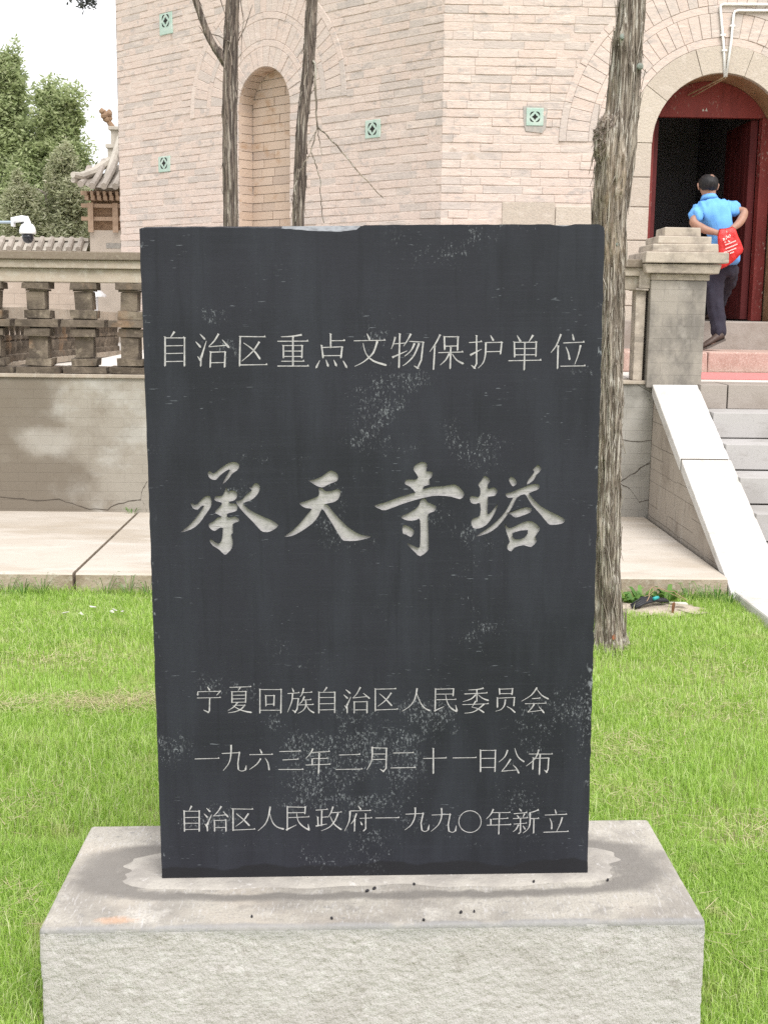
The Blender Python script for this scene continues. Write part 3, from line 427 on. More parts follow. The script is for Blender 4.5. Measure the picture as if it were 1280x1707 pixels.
# mortar bed round the slab foot
b = MB(); n = 144; vs = []
for rad, z in ((1, .2700), (.84, .2745), (.5, .278)):
    for k in range(n):
        a = 2*math.pi*k/n; ca_, sa_ = math.cos(a), math.sin(a)
        ex = .595+.02*math.sin(2*a+1)+.012*math.sin(7*a)+.008*math.sin(17*a); ey = .118+.007*math.sin(5*a)+.005*math.sin(11*a+2)+.004*math.sin(23*a)
        q = 5.0; s_ = (abs(ca_)**q+abs(sa_)**q)**(-1/q)
        vs.append((ex*ca_*s_*(.86+.14*rad), .02+ey*sa_*s_*(.55+.45*rad), z))
b.add(vs, [(i*n+k, i*n+(k+1) % n, (i+1)*n+(k+1) % n, (i+1)*n+k) for i in range(2) for k in range(n)]+[tuple(range(2*n, 3*n))])
b.build('mortar_bed', MT['mortar'], pl, local=True, smooth=True)

st = thing('memorial_stele', 'tall dark slate slab carved with pale Chinese writing, standing on the limestone block', 'stele', (.0605, 2.84, .271), rot=(0, TILT, 0))
TH = .13
out = []   # outline of the front face (x,z), counter-clockwise seen from the front
def seg(a, c, n, amp, sd):
    ts = np.linspace(0, 1, n, endpoint=False); k = fbm(np.c_[ts*n*.45, ts*0+sd, ts*0], sd, 4)*amp
    d = np.array(c)-np.array(a); d = d/np.linalg.norm(d); nn = np.array([d[1], -d[0]])
    return [tuple(np.array(a)+(np.array(c)-np.array(a))*t+nn*q) for t, q in zip(ts, k)]
full = seg((-.5195,-.004), (.519,-.004), 60, .0008, 1)+seg((.519,-.004), (.5215,1.545), 150, .0022, 2)
full += [(.5205,1.5495), (.518,1.5535), (.513,1.5565), (.506,1.559)]
topn = seg((.50,1.559), (-.518,1.557), 110, .0010, 3)
full += topn+[(-.5195,1.5545)]+seg((-.5195,1.55), (-.5195,-.004), 150, .0013, 4)
def dip(x):
    if x > -.022: return 0
    xs = [-.53,-.43,-.36,-.24,-.19,-.11,-.075,-.05,-.035,-.022]; ys = [.0035,.005,.004,.0055,.008,.0135,.0145,.012,.010,0]
    return float(np.interp(x, xs, ys))
rngd = lambda: random.uniform(-.0007, .0007)
front = [(x, z-(dip(x)+rngd()*(dip(x) > 0) if z > 1.54 else 0)) for x, z in full]
front = [(x, z-(.004*max(0, math.sin((x-.40)*60)) if (z > 1.54 and .40 < x < .505) else 0)) for x, z in front]
n = len(full)
V = [(x*.9985, 0, z) for x, z in front]+[(x, .0025, z) for x, z in front]+[(x, .032, z) for x, z in full]+[(x, TH, z) for x, z in full]
F = [tuple(range(n))]; mi = [0]
for k in range(3):
    for i in range(n):
        j = (i+1) % n; F.append((k*n+j, k*n+i, (k+1)*n+i, (k+1)*n+j))
        zz, xx = full[i][1], full[i][0]
        mi.append(1 if k == 1 and zz > 1.54 and (-.20 < xx < -.02 or xx > .40) else 0)
F.append(tuple(range(4*n-1, 3*n-1, -1))); mi.append(0)
slab = mesh_obj('slab', V, F, [MT['stele'], MT['stele_chip'], MT['carve']], st, local=True, mi=mi)
def ear(poly):          # triangulated polygon with holes through Blender's tessellator
    from mathutils.geometry import tessellate_polygon
    pts = [Vector((x, 0, z)) for rg in poly for x, z in rg]
    return pts, tessellate_polygon([[Vector((x, z, 0)) for x, z in rg] for rg in poly])
def rings(ch): return [[(rg[2*i]/1e4, rg[2*i+1]/1e4) for i in range(len(rg)//2)] for rg in ch]
def smooth_ring(rg):
    o = []
    for i in range(len(rg)):
        a, c, d, e = (np.array(rg[(i+k) % len(rg)]) for k in (-1, 0, 1, 2))
        o.append(tuple(c)); o.append(tuple((-a+9*c+9*d-e)/16))
    return o
cut = MB(); floors = []
for ch in BIG:
    fb = MB()
    for pc in ch:
        rgs = [smooth_ring(r) for r in rings(pc)]
        pts, tris = ear(rgs); N = len(pts)
        vs = [(p.x, -.01, p.z) for p in pts]+[(p.x, .0075, p.z) for p in pts]
        fs = [tuple(t) for t in tris]+[tuple(N+i for i in t[::-1]) for t in tris]
        off = 0
        for rg in rgs:
            m_ = len(rg)
            fs += [(off+i, off+(i+1) % m_, N+off+(i+1) % m_, N+off+i) for i in range(m_)]; off += m_
        cut.add(vs, fs)
        fb.add([(p.x, .0068+.0005*math.sin(p.x*900)*math.sin(p.z*700), p.z) for p in pts], [tuple(t) for t in tris])
    floors.append(fb)
co = cut.build('cutter', MT['carve'], st, local=True)
import bmesh
for ob in (co, slab):
    bm = bmesh.new(); bm.from_mesh(ob.data); bmesh.ops.recalc_face_normals(bm, faces=bm.faces); bm.to_mesh(ob.data); bm.free()
co.data.materials.clear()
for k in ('stele', 'stele_chip', 'carve'): co.data.materials.append(MT[k])
co.data.polygons.foreach_set('material_index', np.full(len(co.data.polygons), 2, np.int32))
bo = slab.modifiers.new('carve', 'BOOLEAN'); bo.operation = 'DIFFERENCE'; bo.object = co; bo.solver = 'MANIFOLD'
bpy.context.view_layer.update(); dg = bpy.context.evaluated_depsgraph_get()
nm = bpy.data.meshes.new_from_object(slab.evaluated_get(dg)); slab.modifiers.clear(); slab.data = nm
bpy.data.objects.remove(co)
for fb in floors: fb.build('carved_character', MT['carve'], st, local=True)
# thin carved lines: every stroke a ribbon with its own swelling
ZP = {1: .000385, 2: .00031, 3: .000335, 4: .000335}
def stroke(b, typ, c, s, lvl):
    p = [np.array((c[2*i], c[2*i+1]))/1e4 for i in range(len(c)//2)]
    if typ in 'pn' and len(p) > 2 or typ == 't' and len(p) > 3:       # smooth curves
        q = []
        for i in range(len(p)-1):
            a, c0, d, e = p[max(i-1, 0)], p[i], p[i+1], p[min(i+2, len(p)-1)]
            for t in (0, .33, .66): q.append(.5*(2*c0+(d-a)*t+(2*a-5*c0+4*d-e)*t*t+(3*c0-a-3*d+e)*t**3))
        p = q+[p[-1]]
    N = len(p); wd = dict(h=(5.4,5.0), t=(5.2,5.2), v=(8.5,9.6), p=(11.5,3.0), n=(3.5,12), d=(3.2,13))[typ]
    y = -.0003-.00004*lvl; L_, R_ = [], []
    for i in range(N):
        d = p[min(i+1, N-1)]-p[max(i-1, 0)]; d = d/(np.linalg.norm(d)+1e-9); nn = np.array((-d[1], d[0]))
        t = i/(N-1) if N > 1 else 0
        wv = (wd[0]+(wd[1]-wd[0])*t)*s*.5*random.uniform(.9, 1.1)
        if typ in 'dn' and i == N-1: p[i] = p[i]-d*wv*.4
        L_.append(p[i]+nn*wv); R_.append(p[i]-nn*wv)
    vs = [(q[0], y, q[1]) for q in L_]+[(q[0], y, q[1]) for q in R_]
    fs = [(i, i+1, N+i+1, N+i) for i in range(N-1)]
    b.add(vs, fs)
    e = p[-1]; d = p[-1]-p[-2]; d = d/np.linalg.norm(d); nn = np.array((-d[1], d[0]))
    if nn[1] < 0: nn = -nn
    tri = None
    if typ == 'h': tri = [e+d*s*3-nn*s*2.6, e-d*s*13-nn*s*1, e-d*s*2.5+nn*s*9.5]
    elif typ == 'v':
        a = p[0]; tri = [a+np.array((-8, 3))*s, a+np.array((8, -3))*s, a+np.array((0, -12))*s]
        b.add([(q[0], y-.00002, q[1]) for q in (p[-1]+np.array((-4.8, 0))*s, p[-1]+np.array((4.8, 3))*s, p[-1]+np.array((-1, -7))*s)], [(0,1,2)])
    elif typ == 'p':
        a = p[0]; dd = p[1]-p[0]; dd = dd/np.linalg.norm(dd); n2 = np.array((-dd[1], dd[0])); tri = [a+n2*s*6-dd*s*2, a-n2*s*8-dd*s*1, a+dd*s*8]
    elif typ == 'd': tri = [e+nn*s*6, e-nn*s*6, e+d*s*9]
    elif typ == 'n': tri = [e+nn*s*5.5, e-nn*s*5.5, e+d*s*7]
    if tri: b.add([(q[0], y-.00001, q[1]) for q in tri], [(0,1,2)])
for ln in (1, 2, 3, 4):
    b = MB()
    for i, (t, c) in enumerate(STROKES[ln]): stroke(b, t, c, ZP[ln], i % 12)
    b.build('inscription_line', MT['carve_thin'], st, local=True)
# small dark seeds and a chip lying on the block
for x, z_, s in [(-0.1046, 2.8328, 0.75), (-0.225, 2.649, 0.7), (-0.0425, 2.6354, 0.75), (0.1662, 2.6219, 0.8), (0.0394, 2.7675, 0.9), (0.0567, 2.7799, 1.1), (0.442, 2.8032, 0.85), (0.1525, 2.7989, 0.7), (0.2536, 2.6558, 1.0), (0.6223, 2.807, 0.9), (0.2843, 2.6588, 0.7)][::1]:
    s *= .72
    b = MB(); b.lathe([(0.0002, -.003), (.004*s, -.0015), (.005*s, .0005), (.0035*s, .003), (.0003, .0042)], (0,0,0), 7, sx=1.25+.6*(int(x*977) % 3)/2)
    q = b.build('fallen_seed', MT['berry'], None, smooth=True, loc=(0,0,0)); q.location = (x, z_, .2745-(x-.0575)*TILT); q.rotation_euler = (0, 0, x*17)
    tag(q, 'tiny black seed fallen on the pale stone block at the foot of the slab', 'seed', 'black seeds fallen on the stone block')

# ------------------------------------------------------------------ terrace wall, balustrade, pillar
tw = thing('terrace_wall', 'stained grey rendered wall below the stone balustrade, cracked near its foot', 'wall', (0, 9.25, 0))
b = MB(); b.box(-6, 1.2, 9.1, 9.36, .0, 1.105); b.build('rendered_face', MT['wall'], tw)
b = MB(); b.box(1.2, 2.194, 9.1, 9.36, .0, 1.105); b.build('rendered_face', MT['wall_grey'], tw)
b = MB(); b.box(-6, 2.15, 9.082, 9.36, 1.107, 1.135, j=.0); b.build('ledge', MT['rail'], tw, bev=.006)
def crack(pts, wd, name, mt, par, y):
    b = MB(); P = []
    for i in range(len(pts)-1):
        for t in (0, .33, .66):
            P.append((lerp(pts[i][0], pts[i+1][0], t)+random.uniform(-.004, .004), lerp(pts[i][2], pts[i+1][2], t)+random.uniform(-.005, .005)))
    P.append((pts[-1][0], pts[-1][2])); vs = []
    for i, (x, z) in enumerate(P):
        w_ = wd*random.uniform(.45, 1.25); vs += [(x, y, z+w_), (x+w_*.5, y, z-w_)]
    b.add(vs, [(2*i, 2*i+1, 2*i+3, 2*i+2) for i in range(len(P)-1)]); return b.build(name, mt, par)
for pts, wd in [([(-2.612, 9.0985, 0.227), (-2.4367, 9.0985, 0.2107), (-2.349, 9.0985, 0.2025), (-2.1726, 9.0985, 0.2087), (-2.0416, 9.0985, 0.165), (-1.9539, 9.0985, 0.1433), (-1.8216, 9.0985, 0.1355), (-1.7766, 9.0985, 0.1719), (-1.6655, 9.0985, 0.1999), (-1.5768, 9.0985, 0.2142), (-1.562, 9.0985, 0.2951), (-1.5257, 9.0985, 0.3537)], 0.0035), ([(-1.5636, 9.0985, 0.2144), (-1.5425, 9.0985, 0.1606), (-1.5387, 9.0985, 0.1246)], 0.0025), ([(1.97, 9.0985, 0.7014), (2.0826, 9.0985, 0.6803), (2.1937, 9.0985, 0.6948)], 0.003), ([(1.9711, 9.0985, 0.374), (2.0405, 9.0985, 0.4288), (2.093, 9.0985, 0.4563), (2.188, 9.0985, 0.5336)], 0.0035), ([(1.9711, 9.0985, 0.374), (2.0542, 9.0985, 0.3251), (2.1217, 9.0985, 0.2261), (2.2017, 9.0985, 0.2496)], 0.0035), ([(2.093, 9.0985, 0.4563), (2.1272, 9.0985, 0.4926), (2.1929, 9.0985, 0.5247)], 0.0025), ([(1.9491, 9.0985, 1.1742), (2.0627, 9.0985, 1.1097), (2.1767, 9.0985, 1.045)], 0.0025), ([(2.1159, 9.0985, 1.1103), (2.1467, 9.0985, 1.0226), (2.1706, 9.0985, 0.9876)], 0.0025)]: crack(pts, wd, 'crack', MT['crack'], tw, 9.0985)
bal = thing('terrace_balustrade', 'weathered stone railing with stacked brick balusters along the terrace edge', 'balustrade', (0, 9.2, 1.135))
b = MB(); b.box(-6, 2.11, 9.115, 9.30, 1.790, 1.888); b.build('lower_rail', MT['rail'], bal, bev=.006)
b = MB(); b.box(-6, 2.10, 9.085, 9.33, 1.8885, 1.948); b.build('middle_rail', MT['rail'], bal, bev=.006)
b = MB(); b.box(-6, 2.09, 9.060, 9.355, 1.9485, 2.007); b.build('cap_rail', MT['rail_dark'], bal, bev=.007)
x = -1.635-.335*6
while x < 1.9:
    b = MB(); z = 1.1355; cy = 9.2
    for h, wx, dy in ((.050,.315,.20), (.006,.15,.12), (.054,.185,.17), (.004,.12,.11), (.150,.128,.125), (.005,.12,.11), (.056,.180,.17), (.012,.125,.12),
                      (.053,.305,.20), (.007,.15,.13), (.058,.185,.17), (.004,.12,.11), (.132,.125,.125), (.014,.150,.14), (.049,.190,.18)):
        dx = random.uniform(-.006, .006); b.box(x-wx/2+dx, x+wx/2+dx, cy-dy/2+dx, cy+dy/2, z, z+h, j=.0055 if h > .02 else .001); z += h
    b.build('baluster', MT['baluster'], bal, bev=.011); x += .335
b = MB(); b.box(2.035, 2.105, 9.11, 9.25, 1.1355, 1.789, j=.003); b.build('end_slat', MT['cap'], bal, bev=.005)
b = MB(); b.box(2.045, 2.125, 9.075, 9.30, 1.80, 1.93, j=.004); b.box(2.02, 2.118, 9.07, 9.30, 1.786, 1.7995, j=.002); b.build('bracket', MT['cap'], bal, bev=.008)
pi = thing('gate_pillar', 'square grey pillar with a stepped cement cap at the head of the stairs', 'pillar', (2.327, 9.25, 1.09))
b = MB(); b.box(2.127, 2.527, 9.05, 9.45, 1.085, 1.859, taper=-.003, j=.002); b.build('shaft', MT['pillar'], pi, bev=.008)
for k, (hw, z0, z1, dx) in enumerate(((.212,1.8595,1.909,0), (.262,1.9095,1.972,0), (.222,1.9725,1.982,0), (.300,1.9825,2.057,.02), (.238,2.0575,2.118,.02), (.196,2.1185,2.172,.02), (.135,2.1725,2.238,.02))):
    b = MB(); cx, cy = 2.335+dx, 9.25
    b.box(cx-hw, cx+hw, cy-hw, cy+hw, z0, z1, taper=(-.012 if k == 1 else .003), j=.003); b.build('cap_course', MT['cap'], pi, bev=.007)

# ------------------------------------------------------------------ stairs and sloping cheek
sta = thing('staircase', 'grey granite steps rising to the terrace beside the white sloping coping', 'stairs', (4, 8, 0))
zs = [1.118, .945, .762, .582, .402, .222]; ys = [8.96, 8.62, 8.27, 7.92, 7.57, 7.22]
for i, (z, y) in enumerate(zip(zs, ys)):
    y1 = 9.36 if i == 0 else ys[i-1]+.02
    z1 = z-.001; cuts = [2.502, 2.50+(.20 if i == 0 else .0), 3.5, 4.6, 6] if i == 0 else [2.502, 3.35+.2*i, 4.5+.1*i, 6]
    b = MB()
    for a, c in zip(cuts[:-1], cuts[1:]):
        if c-a > .05: b.box(a+.003, c-.003, y, y1, z1-.172, z1, j=.003)
    b.build('step', MT['step_brown'] if i == 0 else MT['step'], sta, bev=.004)
    b = MB(); b.box(2.502, 6, y+.02, 9.3, -.1, z1-.178); b.build('riser_core', MT['crack'], sta)
ch = thing('stair_cheek', 'broad white stone coping sloping down beside the steps over a brick cheek wall', 'stair side', (2.33, 8, 0))
def slope_z(y): return 1.10-(9.02-y)*.502
fnX = lambda x0: (lambda u, v, d: (x0+d, u, v))
b = MB(); b.prism([(9.098, .0), (9.098, slope_z(9.098)-.115), (6.98, slope_z(6.98)-.09), (6.98, .0)], 0, .28, fnX(2.196)); 
MT['cheek'] = mat('cheek_brick', (.34,.30,.255), .93, [((3,3,3), 5, .45, .65, (.25,.215,.18)), ((2,9,1.5), 4, .55, .75, (.42,.39,.35), .7)], [(30, 5, .4, .005)])
b.build('cheek_wall', MT['cheek'], ch)
# mortar lines of the cheek wall, scored on its face
b = MB(); rl = random.Random(4)
for k in range(11):
    z = .135+k*.088; ye = 9.02-(1.10-(z+.115))/.502
    if ye > 9.05: continue
    y = max(ye, 7.0)+.02
    while y < 9.07:
        y2 = min(y+rl.uniform(.12, .5), 9.09); dz = rl.uniform(-.004, .004)
        if rl.random() < .82: b.box(2.1952, 2.197, y, y2, z+dz, z+dz+rl.uniform(.0012, .0032))
        y = y2+.004
    y = max(ye, 7.0)+.1+.13*(k % 2)
    while y < 9.05:
        if slope_z(y)-.13 > z and rl.random() < .5: b.box(2.1953, 2.197, y, y+rl.uniform(.0012, .003), z-.082, z-.003)
        y += .27
b.build('mortar_line', MT['crack'], ch)
b = MB(); b.prism([(8.20, slope_z(8.20)-.007), (8.20, slope_z(8.20)-.08), (8.13, slope_z(8.13)-.08), (8.13, slope_z(8.13)-.007)], 0, .315, fnX(2.178)); b.build('joint_fill', MT['crack'], ch)
for (ya, yb, xo) in ((9.045, 8.178, 0), (8.160, 6.90, .006)):
    b = MB(); za, zb = slope_z(ya), slope_z(yb)
    b.prism([(ya, za), (ya, za-.088), (yb, zb-.088 if zb > .15 else zb-.06), (yb, zb)], 0, .335, fnX(2.168+xo))
    b.build('coping', MT['white_stone'], ch, bev=.008)

# ------------------------------------------------------------------ the pagoda
tow = thing('pagoda_tower', 'massive octagonal pagoda base of pale washed brick with an arched doorway and a blind niche', 'pagoda', (3.26, 14, 1.1))
S_ = 5.006; CX, CY = .757, 11.5; q_ = math.sqrt(.5)
fnR = lambda u, v, d: (CX+u, CY+d, v)
fnL = lambda u, v, d: (CX-q_*u+q_*d, CY+q_*u+q_*d, v)
ZT = 5.4
def face_wall(fn, uc, spring, ro, rin, sill, jamb, stone=None, name='brick_face'):
    b = MB(); gz = MB(); h = .0735; z = 1.12; k = 0; GAP = .0020
    def inter(zm):
        if zm > spring:
            dz = zm-spring
            return math.sqrt(ro*ro-dz*dz) if dz < ro else 0
        return jamb if zm > sill else (jamb if jamb == rin else 0)
    while z < ZT:
        w_ = inter(z+h/2); ivs = [(0, S_)] if w_ <= 0 else [(0, uc-w_), (uc+w_, S_)]
        off = random.uniform(0, .35)
        for a, c in ivs:
            u = a-(off if a == 0 else random.uniform(0, .2))
            while u < c:
                ln = random.choice((.34, .36, .36, .18, .18)); u0, u1 = max(u, a), min(u+ln, c); u += ln
                if u1-u0 < .03: continue
                if stone and stone(.5*(u0+u1), z+h/2): continue
                nc = 4 if u1-u0 > .2 else 2; e = .0032; us = np.linspace(u0+.0008, u1-.0008, nc+1)
                d = random.uniform(-.004, .005); sl = random.uniform(-.003, .003)
                lo = [z+GAP+random.uniform(-.0005, .0042) for _ in us]; hi = [z+h-GAP-random.uniform(-.0005, .0042) for _ in us]; dd = [d+sl*(q/nc-.5)+random.uniform(-.0012, .0012) for q in range(nc+1)]
                vs = []
                for q, uq in enumerate(us):
                    ui = uq+(.0008 if q == 0 else -.0008 if q == nc else 0)
                    vs += [fn(uq, lo[q], .05), fn(uq, lo[q], dd[q]+.006), fn(ui, lo[q]+e, dd[q]), fn(ui, hi[q]-e, dd[q]-.001), fn(uq, hi[q], dd[q]+.005), fn(uq, hi[q], .05)]
                fs = []
                for q in range(nc):
                    for r_ in range(5): fs.append((6*q+r_, 6*q+r_+1, 6*q+r_+7, 6*q+r_+6))
                fs += [(0,1,4,5), (1,2,3,4), (6*nc+5, 6*nc+4, 6*nc+1, 6*nc), (6*nc+4, 6*nc+3, 6*nc+2, 6*nc+1)]
                b.add(vs, fs)
        z += h; k += 1
    b.build(name, MT['brick'], tow)
    # mortar backing with the arch cut out
    b = MB(); n = 24; D0 = .0052
    if jamb == rin: lo = 1.0
    b.add([fn(0,1,D0), fn(uc-rin,1,D0), fn(uc-rin,spring,D0), fn(0,spring,D0)], [(0,1,2,3)])
    b.add([fn(uc+rin,1,D0), fn(S_,1,D0), fn(S_,spring,D0), fn(uc+rin,spring,D0)], [(0,1,2,3)])
    arc = [(uc-rin*math.cos(math.pi*i/n), spring+rin*math.sin(math.pi*i/n)) for i in range(n+1)]
    for i in range(n):
        (a, za), (c, zc) = arc[i], arc[i+1]; b.add([fn(a,za,D0), fn(c,zc,D0), fn(c,ZT+.05,D0), fn(a,ZT+.05,D0)], [(0,1,2,3)])
    b.add([fn(0,spring,D0), fn(uc-rin,spring,D0), fn(uc-rin,ZT+.05,D0), fn(0,ZT+.05,D0)], [(0,1,2,3)])
    b.add([fn(uc+rin,spring,D0), fn(S_,spring,D0), fn(S_,ZT+.05,D0), fn(uc+rin,ZT+.05,D0)], [(0,1,2,3)])
    b.build('mortar_face', MT['mortar_wall'], tow)
def ring(fn, uc, spring, r1, r2, pitch, mt, name, proud=-.003, a0=0, a1=math.pi, gap=.0018):
    b = MB(); rm = .5*(r1+r2); n = max(3, round((a1-a0)*rm/pitch))
    for i in range(n):
        j = random.uniform(-.05, .05)/n
        aa, ab = a0+(a1-a0)*i/n+gap/rm, a0+(a1-a0)*(i+1)/n-gap/rm; m_ = 2 if pitch < .15 else 5
        P = [(uc-r1*math.cos(lerp(aa,ab,t/m_)), spring+(r1+gap*.7)*math.sin(lerp(aa,ab,t/m_))) for t in range(m_+1)]
        P += [(uc-(r2-gap*.7)*math.cos(lerp(ab,aa,t/m_)), spring+(r2-gap*.7)*math.sin(lerp(ab,aa,t/m_))) for t in range(m_+1)]
        d = proud+random.uniform(-.003, .004); b.prism(P, d, .05, fn)
    return b.build(name, mt, tow, bev=.003, seg=1)
# doorway face
uc, spr, rin = 2.503, 3.13, .612
def stone(u, z): return (z < 2.60 and u > .55) or (uc-.86 < u < uc+.86 and z < spr)
face_wall(fnR, uc, spr, 1.455, rin, 1.55, .612, stone)
for r1, r2, pt, mt, nm_ in ((.612,.846,.42,'granite','arch_stone'), (.846,.915,.34,'brick','arch_band'), (.915,1.125,.092,'brick','arch_ring'),
                            (1.125,1.19,.34,'brick','arch_band'), (1.19,1.39,.092,'brick','arch_ring'), (1.39,1.455,.34,'brick','arch_band')):
    ring(fnR, uc, spr, r1, r2, pt, MT[mt], nm_, -.012 if mt == 'granite' else -.004)
for sgn in (-1, 1):
    z = 1.12; b = MB()
    while z < spr-.05:
        h = min(random.uniform(.24, .32), spr-z)
        if spr-z-h < .1: h = spr-z
        wj = random.choice((.23, .34)) if z > 2.3 else .85
        a, c = sorted((uc+sgn*rin, uc+sgn*(rin+wj)))
        b.prism([(a+.002, z+.004), (c-.004, z+.004), (c-.004, z+h-.004), (a+.002, z+h-.004)], random.uniform(-.014, -.006), .05, fnR); z += h
    b.build('jamb_stone', MT['granite'], tow, bev=.006)
b = MB()
z = 1.12
while z < 2.58:
    h = .245 if z < 2.3 else 2.60-z
    for a, c in ((.555, uc-rin-.85),):
        u = a
        while u < c-.02:
            ln = min(random.uniform(.5, .8), c-u); b.prism([(u+.003, z+.004), (u+ln-.003, z+.004), (u+ln-.003, z+h-.004), (u+.003, z+h-.004)], random.uniform(-.01, -.002), .05, fnR); u += ln
    z += h
b.build('plinth_stone', MT['granite'], tow, bev=.006)
def arch_strip(fn, uc, spr, r, d0, d1, zb, mt, name, n=40):
    prof = [(uc-r, zb), (uc-r, spr)]+[(uc-r*math.cos(math.pi*i/n), spr+r*math.sin(math.pi*i/n)) for i in range(1, n)]+[(uc+r, spr), (uc+r, zb)]
    b = MB(); N = len(prof); vs = []
    for d in (d0, d1): vs += [fn(u, v, d) for u, v in prof]
    b.add(vs, [(i, i+1, N+i+1, N+i) for i in range(N-1)])
    return b.build(name, mt, tow, smooth=True)
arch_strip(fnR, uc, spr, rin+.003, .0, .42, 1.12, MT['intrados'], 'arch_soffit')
# red timber door frame set back in the arch
fr = MB(); n = 24; YF = .40
P = [(uc-rin*math.cos(math.pi*i/n), spr+rin*math.sin(math.pi*i/n)) for i in range(n+1)]
P = [p for p in P if p[1] > 3.42]; P = [(uc-rin*math.cos(math.asin((3.42-spr)/rin)), 3.42)]+P+[(uc+rin*math.cos(math.asin((3.42-spr)/rin)), 3.42)]
fr.prism(P, YF, YF+.07, fnR)
fr.build('door_head', MT['red_paint'], tow)
for a, c in ((uc-rin+.001, uc-.503), (uc+.500, uc+rin-.012)):
    b = MB(); b.prism([(a, 1.556), (c, 1.556), (c, 3.419), (a, 3.419)], YF-.02, YF+.09, fnR); b.build('door_jamb', MT['red_paint'], tow, bev=.006)
for x0, x1 in ((uc+.43, uc+.498), (uc-.50, uc-.44)):
    b = MB(); b.prism([(x0, 1.57), (x1, 1.57), (x1, 3.415), (x0, 3.415)], YF+.10, YF+.88, fnR)
    for yy in (YF+.2, YF+.36, YF+.52, YF+.68): b.prism([(x0-.004, 1.6), (x0, 1.6), (x0, 3.38), (x0-.004, 3.38)], yy, yy+.14, fnR)
    b.build('door_leaf', MT['red_dark'], tow, bev=.004)
b = MB()
for z, h, k in ((3.475, .012, 0), (3.475, .018, 1)):
    b.prism([(uc-.068+.03*k, z), (uc-.045+.03*k, z), (uc-.058+.03*k, z+h+.012)], YF-.003, YF, fnR)
b.build('peeled_paper', MT['paper'], tow)
# stone sill and the dim passage behind the door
b = MB(); b.prism([(uc-rin-.4, 1.12), (uc+rin-.03, 1.12), (uc+rin-.03, 1.553), (uc-rin-.4, 1.553)], -.14, .9, fnR); b.build('door_sill', MT['step_brown'], tow, bev=.012)
b = MB(); b.prism([(uc+rin-.028, 1.12), (uc+rin+.6, 1.12), (uc+rin+.6, 1.34), (uc+rin-.028, 1.34)], -.13, .3, fnR); b.build('door_sill', MT['step_brown'], tow, bev=.012)
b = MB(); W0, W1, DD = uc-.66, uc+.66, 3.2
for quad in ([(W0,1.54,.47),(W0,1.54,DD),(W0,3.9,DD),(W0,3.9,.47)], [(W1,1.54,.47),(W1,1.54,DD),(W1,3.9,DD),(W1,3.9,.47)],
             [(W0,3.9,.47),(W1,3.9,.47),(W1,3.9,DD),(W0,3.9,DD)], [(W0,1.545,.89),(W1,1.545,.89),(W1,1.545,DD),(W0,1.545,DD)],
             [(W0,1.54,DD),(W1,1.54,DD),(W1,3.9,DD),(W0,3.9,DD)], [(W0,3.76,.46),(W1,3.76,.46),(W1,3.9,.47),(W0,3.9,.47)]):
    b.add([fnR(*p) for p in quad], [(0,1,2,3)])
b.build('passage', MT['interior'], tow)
# niche face
ucn, sprn, rn = 2.435, 3.635, .405
face_wall(fnL, ucn, sprn, 1.215, rn, 1.1, rn)
for r1, r2, pt, nm_ in ((rn,.60,.088,'arch_ring'), (.60,.665,.34,'arch_band'), (.665,.865,.09,'arch_ring'), (.865,.93,.34,'arch_band'), (.93,1.145,.092,'arch_ring'), (1.145,1.215,.34,'arch_band')):
    ring(fnL, ucn, sprn, r1, r2, pt, MT['brick'], nm_)
ND = .20
b = MB(); z = 1.12; k = 0
while z < sprn+rn:
    u = ucn-rn-.05-.17*(k % 2)
    while u < ucn+rn+.05:
        ln = random.choice((.34, .34, .2)); a, c = max(u, ucn-rn-.02), min(u+ln, ucn+rn+.02); u += ln
        if c-a > .03: b.prism([(a+.003, z+.004), (c-.003, z+.004), (c-.003, z+.0845), (a+.003, z+.0845)], ND+random.uniform(-.004, .004), ND+.05, fnL)
    z += .0885; k += 1
for sgn in (-1, 1):          # reveals
    z = 1.12
    while z < sprn: 
        a, c = sorted((ucn+sgn*rn, ucn+sgn*(rn+.03))); b.prism([(a, z+.003), (c, z+.003), (c, z+.0855), (a, z+.0855)], .012+random.uniform(0, .003), ND-.004, fnL); z += .0885
m_ = 15
for i in range(m_):
    aa, ab = math.pi*i/m_+.008, math.pi*(i+1)/m_-.008
    b.prism([(ucn-rn*math.cos(aa), sprn+rn*math.sin(aa)), (ucn-rn*math.cos(ab), sprn+rn*math.sin(ab)), (ucn-(rn+.04)*math.cos(ab), sprn+(rn+.04)*math.sin(ab)), (ucn-(rn+.04)*math.cos(aa), sprn+(rn+.04)*math.sin(aa))], .012, ND-.004, fnL)
b.build('niche', MT['niche'], tow)
arch_strip(fnL, ucn, sprn, rn+.012, .01, ND+.04, 1.12, MT['mortar_wall'], 'niche_backing')
b = MB(); b.prism([(ucn-rn-.1, 1.0), (ucn+rn+.1, 1.0), (ucn+rn+.1, sprn+rn+.1), (ucn-rn-.1, sprn+rn+.1)], ND+.012, ND+.03, fnL); b.build('niche_backing', MT['mortar_wall'], tow)
